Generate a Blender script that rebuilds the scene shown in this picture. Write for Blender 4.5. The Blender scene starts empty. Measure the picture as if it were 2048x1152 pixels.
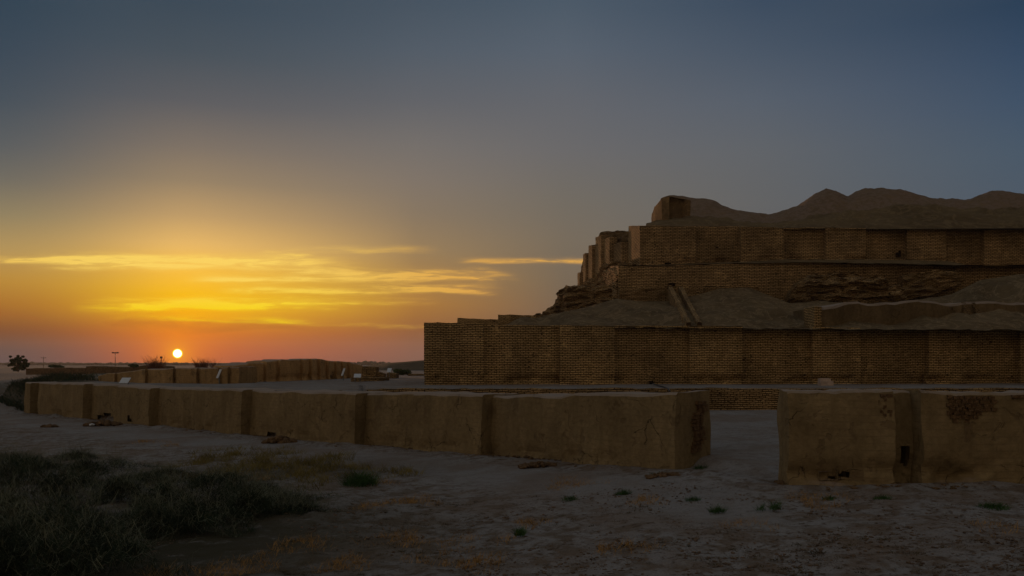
import bpy, math, random
import numpy as np
random.seed(7)
rng = np.random.default_rng(11)
S = bpy.context.scene
COL = S.collection

# ------------------------------------------------------------------ camera
F = 1700.0; ZC = 3.2; HY = 725.0           # focal length (px of a 2048 wide frame), eye height, horizon row
cam = bpy.data.cameras.new("camera"); co = bpy.data.objects.new("camera", cam); COL.objects.link(co)
cam.sensor_width = 36.0; cam.lens = 36.0 * F / 2048.0
cam.shift_y = (HY - 576.0) / 2048.0
cam.clip_end = 12000; cam.clip_start = 0.1
co.location = (0, 0, ZC); co.rotation_euler = (math.pi / 2, 0, 0)
S.camera = co
S.view_settings.view_transform = 'Standard'; S.view_settings.look = 'None'
S.view_settings.exposure = 0.0; S.view_settings.gamma = 1.0

SUN_A = math.atan((355 - 1024) / F)         # azimuth, 0 = +Y
SUN_E = math.atan((HY - 707) / F * math.cos(SUN_A))

def lin(c):
    out = []
    for v in c:
        v = v / 255.0
        out.append(v / 12.92 if v <= 0.04045 else ((v + 0.055) / 1.055) ** 2.4)
    return tuple(out) + (1.0,)

# ------------------------------------------------------------------ sky
class NT:
    def __init__(s, nt): s.nt = nt; s.N = nt.nodes; s.L = nt.links
    def new(s, t, **k):
        n = s.N.new(t)
        for a, b in k.items(): setattr(n, a, b)
        return n
    def put(s, sock, v):
        if hasattr(v, 'links') or isinstance(v, bpy.types.NodeSocket): s.L.new(v, sock)
        elif v is not None: sock.default_value = v
    def m(s, op, a, b=None, c=None, clamp=False):
        n = s.new('ShaderNodeMath', operation=op); n.use_clamp = clamp
        s.put(n.inputs[0], a)
        if b is not None: s.put(n.inputs[1], b)
        if c is not None: s.put(n.inputs[2], c)
        return n.outputs[0]
    def mix(s, f, a, b, mode='MIX'):
        n = s.new('ShaderNodeMix', data_type='RGBA', blend_type=mode)
        s.put(n.inputs[0], f); s.put(n.inputs[6], a); s.put(n.inputs[7], b)
        return n.outputs[2]
    def ss(s, x, a, b):
        n = s.new('ShaderNodeMapRange', interpolation_type='SMOOTHSTEP')
        s.put(n.inputs[0], x); n.inputs[1].default_value = a; n.inputs[2].default_value = b
        return n.outputs[0]
    def ramp(s, x, stops, interp='LINEAR'):
        n = s.new('ShaderNodeValToRGB'); n.color_ramp.interpolation = interp
        e = n.color_ramp.elements
        while len(e) > 1: e.remove(e[-1])
        e[0].position = stops[0][0]; e[0].color = stops[0][1]
        for p, c in stops[1:]:
            q = e.new(p); q.color = c
        s.put(n.inputs[0], x); return n.outputs[0]
    def noise(s, vec, scale, detail=3, rough=0.5, dist=0.0):
        n = s.new('ShaderNodeTexNoise'); s.put(n.inputs['Vector'], vec)
        n.inputs['Scale'].default_value = scale; n.inputs['Detail'].default_value = detail
        n.inputs['Roughness'].default_value = rough; n.inputs['Distortion'].default_value = dist
        return n.outputs[0]
    def comb(s, x, y, z):
        n = s.new('ShaderNodeCombineXYZ'); s.put(n.inputs[0], x); s.put(n.inputs[1], y); s.put(n.inputs[2], z)
        return n.outputs[0]

W = bpy.data.worlds.new("World"); S.world = W; W.use_nodes = True
w = NT(W.node_tree); w.N.clear()
tc = w.new('ShaderNodeTexCoord')
sep = w.new('ShaderNodeSeparateXYZ'); w.L.new(tc.outputs['Generated'], sep.inputs[0])
x, y, z = sep.outputs
A = w.m('ARCTAN2', x, y)
hyp = w.m('SQRT', w.m('ADD', w.m('MULTIPLY', x, x), w.m('MULTIPLY', y, y)))
T = w.m('DIVIDE', z, w.m('MAXIMUM', hyp, 1e-4))                # tan(elevation)
dA = w.m('SUBTRACT', A, SUN_A)
R = math.radians
dAa = w.m('ADD', w.m('MULTIPLY', w.m('MAXIMUM', dA, 0.0), 1.0), w.m('MULTIPLY', w.m('MAXIMUM', w.m('MULTIPLY', dA, -1.0), 0.0), 1.0))
TMAX = 1.6
elev = w.m('MULTIPLY', T, 1.0 / TMAX, clamp=True)
ZEN2 = (68, 77, 84); ZEN = (97, 105, 113)  # sky overhead, out of view; zenith raised as fill light
def column(ang, rows):
    ca = math.cos(SUN_A + R(ang)) if ang < 60 else 1.0
    st = sorted(((max(0.0, (HY - yy) / F * ca / TMAX)), lin(c)) for yy, c in rows + ([(-260, ZEN2), (-1100, ZEN)] if ang < 60 else []))
    return w.ramp(elev, st)
cols = [
 (0,  [(727,(190,82,50)),(700,(216,100,36)),(665,(232,126,22)),(625,(255,184,0)),(590,(255,194,10)),(540,(252,194,66)),(490,(236,187,104)),(430,(194,158,106)),(360,(152,131,103)),(290,(126,114,102)),(200,(94,94,97)),(100,(72,82,91)),(0,(60,74,87))]),
 (15, [(727,(124,88,76)),(700,(134,92,76)),(660,(146,94,56)),(610,(172,120,56)),(560,(168,128,72)),(500,(154,127,90)),(430,(136,119,98)),(360,(127,116,105)),(290,(116,111,107)),(200,(97,99,104)),(100,(82,92,103)),(0,(70,83,96))]),
 (25, [(727,(104,84,78)),(690,(110,88,78)),(640,(114,94,76)),(560,(117,102,84)),(480,(118,107,92)),(400,(113,107,98)),(300,(106,105,106)),(200,(98,101,107)),(100,(87,97,109)),(0,(75,89,103))]),
 (38, [(727,(90,84,84)),(560,(98,94,92)),(400,(97,98,99)),(300,(95,99,104)),(200,(86,95,107)),(100,(72,85,101)),(0,(59,75,94))]),
 (53, [(727,(80,82,88)),(400,(76,88,101)),(300,(72,88,104)),(200,(62,81,103)),(100,(52,72,96)),(0,(42,63,86))]),
 (180,[(727,(122,100,80)),(500,(140,118,94)),(200,(138,120,100)),(-300,(124,112,98)),(-1500,(110,107,102))]),  # unseen sky behind the viewer, made warm and bright to fill shaded walls
]
sky = column(*cols[0])
for i in range(1, len(cols)):
    lo, hi = cols[i-1][0], cols[i][0]
    if i == 1:
        fl = w.m('POWER', w.m('DIVIDE', dAa, R(15), clamp=True), w.m('ADD', .62, w.m('MULTIPLY', w.ss(T, .0, .10), .75)))
        sky = w.mix(fl, sky, column(*cols[i])); continue
    sky = w.mix(w.ss(dAa, R(lo), R(120)) if i == 5 else w.m('DIVIDE', w.m('SUBTRACT', dAa, R(lo)), R(hi - lo), clamp=True), sky, column(*cols[i]))
left = column(-9, [(727,(80,70,74)),(700,(90,72,70)),(660,(126,76,42)),(610,(170,112,42)),(560,(186,138,58)),(500,(180,148,90)),(430,(144,129,97)),(360,(111,107,97)),(290,(89,93,95)),(200,(69,80,90)),(100,(57,72,86)),(0,(49,67,82))])
sky = w.mix(w.m('MULTIPLY', w.ss(dA, R(2.0), R(-11.0)), w.ss(y, -.2, .3)), sky, left)
# unseen sky behind the viewer, dimmed on the right to darken right-facing wall sides
rear = w.m('MULTIPLY', w.ss(y, .35, -.3), x)
rf = w.m('SUBTRACT', 1.0, w.m('MULTIPLY', rear, .62))
sky = w.mix(1.0, sky, w.comb(rf, rf, rf), 'MULTIPLY')
# thin cloud streaks: pixel-like angular coordinates of the real sky
cosA = w.m('COSINE', A)
U = w.m('MULTIPLY', w.m('TANGENT', A), F)                        # + 1024 = column
V = w.m('DIVIDE', w.m('MULTIPLY', T, F), w.m('MAXIMUM', cosA, 0.2))   # 725 - row
front = w.ss(y, 0.05, 0.3)
nz1 = w.noise(w.comb(w.m('MULTIPLY', U, 0.0045), w.m('MULTIPLY', V, 0.024), 3.1), 1.0, 5, 0.55, 0.6)
nz2 = w.noise(w.comb(w.m('MULTIPLY', U, 0.0085), w.m('MULTIPLY', V, 0.075), 8.4), 1.0, 6, 0.6, 0.4)
nzf = w.noise(w.comb(w.m('MULTIPLY', U, 0.02), w.m('MULTIPLY', V, 0.16), 1.7), 1.0, 4, 0.6, 0.3)
wob = w.m('MULTIPLY', w.m('SUBTRACT', nz1, 0.5), 30.0)
streaks = None
def streak(x0, x1, yy, slope, thick, amp, fade=120, wobble=1.0):
    """row yy at x0, slope in rows per column, softened by noise"""
    global streaks
    cx = w.m('ADD', U, 1024.0 - x0)
    line = w.m('ADD', w.m('ADD', w.m('MULTIPLY', cx, -slope), HY - yy), w.m('MULTIPLY', wob, wobble))
    d = w.m('DIVIDE', w.m('SUBTRACT', V, line), thick)
    # sharper at its lower edge, feathered above
    d = w.m('MULTIPLY', d, w.m('ADD', 1.0, w.m('MULTIPLY', w.m('LESS_THAN', d, 0.0), 0.8)))
    g = w.m('EXPONENT', w.m('MULTIPLY', w.m('MULTIPLY', d, d), -1.0))
    win = w.m('MULTIPLY', w.ss(U, x0 - 1024.0 - fade, x0 - 1024.0 + fade * .3), w.ss(U, x1 - 1024.0 + fade, x1 - 1024.0 - fade * .3))
    v = w.m('MULTIPLY', w.m('MULTIPLY', g, win), amp)
    streaks = v if streaks is None else w.m('ADD', streaks, v)
streak(-700, 520, 521, 0.0, 7.5, 1.0, 120, .2)
streak(180, 560, 524, 0.0, 12, 1.0, 140, .2)
streak(150, 620, 532, 0.0, 14, 0.55, 120, .6)
streak(430, 960, 560, -0.01, 11, 0.75, 80, 1.1)
streak(500, 940, 583, -0.01, 9, 0.8, 80, 1.2)
streak(620, 980, 540, 0.05, 9, 0.6, 70, 1.0)
streak(760, 960, 574, 0.06, 8, 0.7, 50, .8)
streak(260, 620, 614, -0.012, 13, 1.1, 130, .7)
streak(420, 800, 607, -0.01, 8, 0.6, 90, .9)
streak(300, 560, 640, 0.02, 9, 0.5, 90, 1.0)
streak(950, 1350, 524, 0.0, 6, 0.75, 50, .22)
streak(560, 820, 508, -0.02, 7, 0.35, 70, 1.2)
streak(600, 1000, 648, 0.02, 7, 0.25, 80, .9)
tex = w.m('ADD', w.m('MULTIPLY', w.ss(nz2, .38, .64), .95), w.m('MULTIPLY', nzf, .45))
cl = w.m('MULTIPLY', w.m('MULTIPLY', w.m('MULTIPLY', streaks, tex), 1.35), front, clamp=True)
near = w.m('EXPONENT', w.m('MULTIPLY', w.m('ABSOLUTE', dAa), -1.6))
ccol = w.mix(w.ss(V, 90.0, 185.0), lin((255, 224, 0)), lin((255, 216, 100)))
ccol = w.mix(w.ss(dAa, R(3), R(20)), ccol, lin((232, 172, 78)))
sky = w.mix(w.m('MULTIPLY', cl, .85), sky, ccol)
# darker dusty bars low by the sun
bars = w.m('MULTIPLY', w.m('MULTIPLY', w.ss(nz1, .5, .75), w.m('EXPONENT', w.m('MULTIPLY', w.m('POWER', w.m('DIVIDE', w.m('SUBTRACT', V, 78.0), 26.0), 2.0), -1.0))), w.m('MULTIPLY', front, w.ss(U, -150.0, -420.0)))
sky = w.mix(w.m('MULTIPLY', bars, .55), sky, lin((170, 92, 40)))
# glow and disc of the sun (direction based)
sd = (math.sin(SUN_A) * math.cos(SUN_E), math.cos(SUN_A) * math.cos(SUN_E), math.sin(SUN_E))
vm = w.new('ShaderNodeVectorMath', operation='NORMALIZE'); w.L.new(tc.outputs['Generated'], vm.inputs[0])
vs = w.new('ShaderNodeVectorMath', operation='DISTANCE'); w.L.new(vm.outputs[0], vs.inputs[0]); vs.inputs[1].default_value = sd
ds = vs.outputs['Value']
gl = w.m('EXPONENT', w.m('MULTIPLY', ds, -38.0))
sky = w.mix(w.m('MULTIPLY', gl, .85), sky, lin((255, 140, 10)))
gl2 = w.m('EXPONENT', w.m('MULTIPLY', ds, -150.0))
sky = w.mix(w.m('MULTIPLY', gl2, .9), sky, lin((255, 176, 20)))
rs = 8.3 / F * math.cos(SUN_A)
disc = w.ss(ds, rs * 1.28, rs * 1.0)
core = w.ss(ds, rs * 1.0, rs * .78)
sky = w.mix(disc, sky, (1.6, 1.05, .02, 1))
sky = w.mix(core, sky, (5.0, 4.2, 2.6, 1))
# below the horizon: dull earth colour (only ever seen by bounced light)
sky = w.mix(w.ss(T, -0.002, -0.02), sky, lin((60, 50, 42)))
bg = w.new('ShaderNodeBackground'); w.L.new(sky, bg.inputs[0]); bg.inputs[1].default_value = 1.0
out = w.new('ShaderNodeOutputWorld'); w.L.new(bg.outputs[0], out.inputs[0])

sl = bpy.data.lights.new("sun", 'SUN'); sl.energy = 1.4; sl.angle = R(0.5); sl.color = (1.0, .52, .26)
so = bpy.data.objects.new("sun", sl); COL.objects.link(so)
from mathutils import Vector
so.rotation_euler = Vector(sd).to_track_quat('Z', 'Y').to_euler()
so.location = (-60, 150, 20)

# ------------------------------------------------------------------ numpy noise
_perm = rng.permutation(256); _perm = np.concatenate([_perm, _perm, _perm])
_val = rng.random(768) * 2 - 1
def vnoise(x, y, z=0.0):
    x = np.asarray(x, float); y = np.asarray(y, float); z = np.asarray(z, float) + np.zeros_like(x)
    xi = np.floor(x).astype(int); yi = np.floor(y).astype(int); zi = np.floor(z).astype(int)
    fx = x - xi; fy = y - yi; fz = z - zi
    fx = fx*fx*(3-2*fx); fy = fy*fy*(3-2*fy); fz = fz*fz*(3-2*fz)
    def h(a, b, c): return _val[_perm[_perm[(a & 255)] + (b & 255)] + (c & 255)]
    def l(a, b, t): return a + (b - a) * t
    return l(l(l(h(xi,yi,zi),h(xi+1,yi,zi),fx), l(h(xi,yi+1,zi),h(xi+1,yi+1,zi),fx), fy),
             l(l(h(xi,yi,zi+1),h(xi+1,yi,zi+1),fx), l(h(xi,yi+1,zi+1),h(xi+1,yi+1,zi+1),fx), fy), fz)
def fbm(x, y, z=0.0, o=4):
    r = 0; a = 1.0; t = 0
    for i in range(o):
        r = r + a * vnoise(np.asarray(x) * 2**i + 17*i, np.asarray(y) * 2**i + 5*i, np.asarray(z) * 2**i); t += a; a *= .5
    return r / t
def sstep(x, a, b):
    t = np.clip((np.asarray(x, float) - a) / (b - a), 0, 1); return t*t*(3-2*t)

# ------------------------------------------------------------------ helpers
def wx(px, D): return (px - 1024.0) / F * D
def wz(py, D): return ZC + (HY - py) / F * D
def curve(pts):
    xs = [p[0] for p in pts]; ys = [p[1] for p in pts]
    return lambda v: np.interp(v, xs, ys)

def link_mesh(name, V, Fc, mat, parent=None, uv=None, smooth=False, doubles=False):
    me = bpy.data.meshes.new(name)
    me.from_pydata([tuple(v) for v in V] if not isinstance(V, np.ndarray) else V.tolist(), [], Fc if not isinstance(Fc, np.ndarray) else Fc.tolist())
    if uv is not None:
        ul = me.uv_layers.new(name="UVMap")
        li = np.empty(len(me.loops), dtype=np.int32); me.loops.foreach_get('vertex_index', li)
        uva = np.asarray(uv, dtype=np.float32)[li]
        ul.data.foreach_set('uv', uva.ravel())
    if smooth: me.polygons.foreach_set('use_smooth', [True] * len(me.polygons))
    me.materials.append(mat); me.update()
    ob = bpy.data.objects.new(name, me); COL.objects.link(ob)
    if parent is not None: ob.parent = parent
    return ob
def tag(o, label=None, cat=None, group=None, kind=None):
    if label: o['label'] = label
    if cat: o['category'] = cat
    if group: o['group'] = group
    if kind: o['kind'] = kind
    return o
def empty(name, loc=(0, 0, 0)):
    o = bpy.data.objects.new(name, None); COL.objects.link(o); o.location = loc; o.empty_display_size = .2
    return o
def to_local(ob, parent):
    """mesh built in world coordinates under a located empty"""
    me = ob.data; n = len(me.vertices)
    a = np.empty(n * 3, np.float32); me.vertices.foreach_get('co', a)
    a = a.reshape(-1, 3) - np.array(parent.location, np.float32); me.vertices.foreach_set('co', a.ravel()); me.update()
    ob.parent = parent; return ob

# ------------------------------------------------------------------ materials
def new_mat(name, rough=.95):
    m = bpy.data.materials.new(name); m.use_nodes = True
    n = NT(m.node_tree); b = n.N['Principled BSDF']; b.inputs['Roughness'].default_value = rough
    b.inputs['Specular IOR Level'].default_value = .15
    return m, n, b
def bump(n, b, h, strength, dist):
    k = n.new('ShaderNodeBump'); k.inputs['Strength'].default_value = strength; k.inputs['Distance'].default_value = dist
    n.put(k.inputs['Height'], h); n.L.new(k.outputs[0], b.inputs['Normal'])

def brick_mat(name, c1, c2, mortar, bw=.36, rh=.117, ms=.016, erode=.75, warp=.02):
    m, n, b = new_mat(name)
    t = n.new('ShaderNodeTexCoord'); g = n.new('ShaderNodeNewGeometry')
    sp = n.new('ShaderNodeSeparateXYZ'); n.L.new(t.outputs['UV'], sp.inputs[0])
    u, v = sp.outputs[0], sp.outputs[1]
    wv = n.noise(g.outputs['Position'], .55, 3, .5)
    wf = n.noise(g.outputs['Position'], 3.0, 2, .5)
    v2 = n.m('ADD', v, n.m('ADD', n.m('MULTIPLY', wv, .12), n.m('MULTIPLY', wf, warp)))
    u2 = n.m('MULTIPLY', n.m('ADD', u, n.m('MULTIPLY', wf, warp * 3)), 1.5)
    br = n.new('ShaderNodeTexBrick'); n.put(br.inputs['Vector'], n.comb(u2, v2, 0.0))
    br.inputs['Scale'].default_value = 1.0; br.inputs['Brick Width'].default_value = bw * 1.5; br.inputs['Row Height'].default_value = rh
    br.inputs['Mortar Size'].default_value = ms; br.inputs['Mortar Smooth'].default_value = .15; br.inputs['Bias'].default_value = 0.0
    br.inputs['Color1'].default_value = c1; br.inputs['Color2'].default_value = c2; br.inputs['Mortar'].default_value = mortar  # mortar kept near black: its colour also holds the shade of recessed joints
    br.offset_frequency = 2
    big = n.noise(g.outputs['Position'], .35, 4, .6)
    med = n.noise(g.outputs['Position'], 2.2, 4, .65)
    fine = n.noise(g.outputs['Position'], 16.0, 3, .6)
    # joints silted up with mud in patches
    fill = n.m('MULTIPLY', n.ss(med, .56, .74), .75)
    mud = n.mix(.5, c1, c2)
    c = n.mix(fill, br.outputs['Color'], mud)
    c = n.mix(.9, c, n.mix(n.ss(big, .3, .72), (.58, .56, .54, 1), (1.22, 1.18, 1.12, 1)), 'MULTIPLY')
    c = n.mix(.75, c, n.mix(n.ss(fine, .3, .7), (.62, .6, .58, 1), (1.3, 1.28, 1.24, 1)), 'MULTIPLY')
    hol = n.m('MULTIPLY', n.ss(n.noise(g.outputs['Position'], 4.2, 3, .6), .63, .67), erode)
    c = n.mix(hol, c, (.03, .02, .012, 1))
    n.L.new(c, b.inputs['Base Color'])
    h = n.m('ADD', n.m('MULTIPLY', n.m('SUBTRACT', 1.0, br.outputs['Fac']), 1.0), n.m('MULTIPLY', fine, .6))
    bump(n, b, n.m('SUBTRACT', h, hol), .8, .035)
    return m
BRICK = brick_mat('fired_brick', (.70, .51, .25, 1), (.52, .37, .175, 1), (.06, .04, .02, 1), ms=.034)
BRICK_UP = brick_mat('upper_brick', (.70, .505, .26, 1), (.52, .365, .18, 1), (.06, .04, .022, 1), bw=.44, rh=.135, ms=.04)
BRICK_ROUGH = brick_mat('eroded_brick', (.48, .345, .175, 1), (.34, .24, .115, 1), (.05, .03, .015, 1), ms=.03, erode=.8, warp=.08)

def earth_mat(name, ca, cb, cc, s=.4, stretch=1.0, bs=.8, bd=.12, far=None):
    m, n, b = new_mat(name)
    g = n.new('ShaderNodeNewGeometry'); pos = g.outputs['Position']
    a = n.noise(pos, s, 5, .6, .4); f = n.noise(pos, s * 9, 5, .7); ff = n.noise(pos, 12.0, 4, .7)
    c = n.mix(n.ss(a, .36, .66), ca, cb)
    c = n.mix(n.m('MULTIPLY', n.ss(f, .48, .72), .7), c, cc)
    vn = n.noise(pos, s * 1.6, 4, .55, 1.6)
    vein = n.ss(n.m('ABSOLUTE', n.m('SUBTRACT', vn, .5)), .045, .0)
    c = n.mix(n.m('MULTIPLY', vein, .5), c, tuple(min(1, v * 1.5) for v in cc[:3]) + (1,))
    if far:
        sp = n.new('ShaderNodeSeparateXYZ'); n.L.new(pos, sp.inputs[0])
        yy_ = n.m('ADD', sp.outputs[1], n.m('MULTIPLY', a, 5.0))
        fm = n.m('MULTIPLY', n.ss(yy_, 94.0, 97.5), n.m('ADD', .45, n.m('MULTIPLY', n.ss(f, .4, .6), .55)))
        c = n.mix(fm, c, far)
    c = n.mix(.7, c, n.mix(n.ss(ff, .3, .7), (.68, .67, .66, 1), (1.26, 1.25, 1.24, 1)), 'MULTIPLY')
    n.L.new(c, b.inputs['Base Color'])
    bump(n, b, n.m('ADD', f, n.m('MULTIPLY', ff, .45)), bs, bd)
    return m
PLASTER = None
def plaster_mat(name, ca, cb):
    m, n, b = new_mat(name)
    g = n.new('ShaderNodeNewGeometry'); pos = g.outputs['Position']
    sp = n.new('ShaderNodeSeparateXYZ'); n.L.new(pos, sp.inputs[0])
    a = n.noise(pos, .5, 5, .6, .3)
    st = n.noise(n.comb(n.m('MULTIPLY', sp.outputs[0], 2.4), n.m('MULTIPLY', sp.outputs[1], 2.4), n.m('MULTIPLY', sp.outputs[2], .35)), 1.0, 4, .6)
    f = n.noise(pos, 6, 5, .7); ff = n.noise(pos, 30.0, 3, .7)
    c = n.mix(n.ss(a, .33, .68), ca, cb)
    c = n.mix(.6, c, n.mix(n.ss(st, .3, .7), (.76, .74, .7, 1), (1.18, 1.17, 1.15, 1)), 'MULTIPLY')
    c = n.mix(.55, c, n.mix(n.ss(f, .3, .7), (.72, .7, .68, 1), (1.24, 1.22, 1.2, 1)), 'MULTIPLY')
    c = n.mix(n.m('MULTIPLY', n.ss(n.noise(pos, 3.1, 3, .5), .68, .74), .45), c, (.07, .042, .02, 1))
    crs = n.m('ABSOLUTE', n.m('SUBTRACT', n.m('FRACT', n.m('MULTIPLY', n.m('ADD', sp.outputs[2], n.m('MULTIPLY', a, .15)), 5.5)), .5))
    c = n.mix(n.m('MULTIPLY', n.m('MULTIPLY', n.ss(crs, .16, .0), n.ss(st, .4, .65)), .32), c, (.11, .075, .04, 1))
    vo = n.new('ShaderNodeTexVoronoi', feature='DISTANCE_TO_EDGE'); vo.inputs['Scale'].default_value = .9
    wp = n.new('ShaderNodeMixRGB'); wp.blend_type = 'ADD'; wp.inputs[0].default_value = .5
    nn2 = n.new('ShaderNodeTexNoise'); nn2.inputs['Scale'].default_value = 2.5; nn2.inputs['Detail'].default_value = 4; n.L.new(pos, nn2.inputs['Vector'])
    n.L.new(pos, wp.inputs[1]); n.L.new(nn2.outputs['Color'], wp.inputs[2]); n.L.new(wp.outputs[0], vo.inputs['Vector'])
    crack = n.m('MULTIPLY', n.ss(vo.outputs['Distance'], .012, .002), n.ss(n.noise(pos, .8, 3, .5), .5, .6))
    c = n.mix(n.m('MULTIPLY', crack, .8), c, (.035, .022, .012, 1))
    flake = n.ss(n.noise(pos, 1.7, 5, .65, .8), .60, .63)
    c = n.mix(n.m('MULTIPLY', flake, .5), c, (.14, .095, .05, 1))
    # dust settled on upward faces
    ns = n.new('ShaderNodeSeparateXYZ'); n.L.new(g.outputs['Normal'], ns.inputs[0])
    c = n.mix(n.m('MULTIPLY', n.ss(ns.outputs[2], .55, .9), .85), c, (.34, .285, .25, 1))
    n.L.new(c, b.inputs['Base Color'])
    bump(n, b, n.m('SUBTRACT', n.m('ADD', f, n.m('MULTIPLY', ff, .35)), n.m('ADD', n.m('MULTIPLY', crack, .8), n.m('MULTIPLY', flake, .5))), .85, .06)
    return m
PLASTER = plaster_mat('mud_plaster', (.25, .19, .10, 1), (.20, .15, .078, 1))
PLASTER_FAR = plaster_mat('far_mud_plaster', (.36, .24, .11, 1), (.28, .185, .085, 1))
EARTH_SLOPE = earth_mat('slope_earth', (.20, .148, .08, 1), (.125, .09, .046, 1), (.26, .195, .115, 1), .3, bs=1.0, bd=.3)
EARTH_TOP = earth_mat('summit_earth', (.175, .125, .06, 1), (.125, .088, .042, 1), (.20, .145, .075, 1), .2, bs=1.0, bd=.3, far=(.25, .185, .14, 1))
RUBBLE = earth_mat('rubble_earth', (.15, .095, .05, 1), (.09, .055, .03, 1), (.2, .13, .07, 1), 1.5)
HILLM = earth_mat('far_earth', (.07, .058, .035, 1), (.04, .034, .02, 1), (.10, .08, .05, 1), .06)

def plain(name, c, rough=.8, var=.25, sc=4.0):
    m, n, b = new_mat(name, rough)
    g = n.new('ShaderNodeNewGeometry')
    k = n.noise(g.outputs['Position'], sc, 3, .6)
    n.L.new(n.mix(n.ss(k, .3, .7), tuple(v * (1 - var) for v in c[:3]) + (1,), tuple(v * (1 + var) for v in c[:3]) + (1,)), b.inputs['Base Color'])
    return m
M_DRY = plain('dry_grass', (.36, .225, .085), var=.5, sc=6)
M_YG = plain('yellow_green_grass', (.17, .14, .045), var=.55, sc=1.3)
M_SCRUB = plain('thorn_scrub', (.022, .038, .022), var=.6, sc=1.6)
M_TWIG = plain('dry_twig', (.15, .165, .115), var=.5, sc=2)
M_WEED = plain('weed_green', (.035, .085, .022), var=.5, sc=6)
M_LEAF = plain('tree_leaf', (.05, .075, .035), var=.5, sc=3)
M_BARK = plain('bark', (.09, .06, .04), var=.3)
M_BARE = plain('bare_twigs', (.16, .07, .045), var=.3)
M_BOARD = plain('white_board', (.52, .56, .60), .35, .04)
M_PRINT = plain('board_print', (.30, .34, .38), .4, .3, 9.0)
M_POST = plain('metal_post', (.16, .17, .17), .5, .1)
M_DARK = plain('dark_metal', (.05, .05, .055), .5, .1)
M_STONE = plain('pale_block', (.42, .33, .27), .9, .15)
M_FARTREE = plain('far_tree', (.045, .06, .04), var=.3, sc=.2)

# ------------------------------------------------------------------ plan of the front wall
# 1/depth is piecewise linear in the column, so each stretch is straight in plan
_fx = [30, 60, 490, 960, 1352]; _fd = [69.0, 67.0, 46.0, 34.5, 26.6]
def FD(px): return 1.0 / np.interp(px, _fx, [1 / d for d in _fd])
FW_TOP = curve([(40,764),(60,765),(180,768),(300,775),(390,777),(490,780),(720,786),(730,785),(970,790),(1135,792),(1140,788),(1345,786),(1425,785)])
FW_BOT = curve([(40,826),(60,828),(170,837),(300,851),(390,862),(490,874),(700,891),(960,912),(1130,930),(1340,950),(1425,934)])
def gz(xx, yy):
    """height of the ground anywhere"""
    xx = np.asarray(xx, float); yy = np.asarray(yy, float)
    yc = np.maximum(yy, 1.0)
    px = 1024 + F * xx / yc
    zo = np.interp(xx, [-60, -38, -14.4, -1.3, 4.8, 9.7, 30], [-.95, -.86, -.80, -.62, -.22, -.02, .05])
    zo = zo + .0 * yy
    # yard between front wall and the brick kerb
    yard = np.interp(yy, [24, 46], [0.0, .52])
    behind = sstep(front_dist(xx, yy), .9, 1.6)
    zo = zo + (np.maximum(yard, zo) - zo) * behind
    # terrace
    ter = np.where(xx > -14, np.interp(yy, [47, 57, 64], [ZC - 1.55, ZC - 1.50, ZC - 1.50]), ZC - 1.62)
    ter = ZC - 1.62 + (ter - (ZC - 1.62)) * sstep(xx, -16, -6)
    wt = ZC - (np.interp(px, [60, 180, 300, 490, 720], [1.60, 1.60, 1.69, 1.53, 1.50]))
    fdist = front_dist(xx, yy)
    ter = np.where(px < 740, wt + (ter - wt) * sstep(fdist, 1.5, 9), ter)
    ter = ter + (-1.0 - ter) * sstep(yy, 190, 330)
    lf = sstep(-.168 - xx / yc, 0, .012)
    m1 = sstep(fdist, 1.05, 1.5)
    bankw = sstep(-40.0 - xx, 0, 1.5)
    m1 = m1 + (sstep(fdist, .5, 6.5) - m1) * bankw
    m2 = sstep(yy - (48.0 + .02 * xx), .25, .75) * (px > 728)
    mask = np.maximum(np.minimum(m1, np.where(yy > 60, 1.0, lf)), m2 * (fdist > 0))
    mask = np.where(xx > 14, m2, mask)
    return zo + (ter - zo) * mask
_line = None
def front_dist(xx, yy):
    """signed distance behind the outer face of the front wall (positive = inside)"""
    global _line
    if _line is None:
        pts = [(-75.0, 150.0), (-61.0, 100.0)]
        for p in (56, 490, 960, 1352):
            d = float(FD(p)); pts.append((wx(p, d), d))
        pts += [(wx(1570, 22.6), 22.6), (wx(1780, 22.0), 22.0), (wx(2300, 22.2), 22.2), (60, 22.0)]
        _line = pts
    best = np.full(np.shape(xx), 1e9); sg = np.ones(np.shape(xx))
    for (ax, ay), (bx, by) in zip(_line[:-1], _line[1:]):
        dx, dy = bx - ax, by - ay; L2 = dx*dx + dy*dy
        t = np.clip(((xx - ax) * dx + (yy - ay) * dy) / L2, 0, 1)
        qx, qy = xx - (ax + t * dx), yy - (ay + t * dy)
        d = np.hypot(qx, qy); s = np.where(dx * (yy - ay) - dy * (xx - ax) > 0, 1, -1)
        up = d < best - 1e-9
        best = np.where(up, d, best); sg = np.where(up, s, sg)
    return best * sg
def gpt(px, py):
    """ground point seen at a pixel"""
    D = 20.0
    for _ in range(40):
        X = wx(px, D); D = .5 * D + .5 * (ZC - float(gz(X, D))) * F / (py - HY)
    return wx(px, D), D, float(gz(wx(px, D), D))

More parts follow.
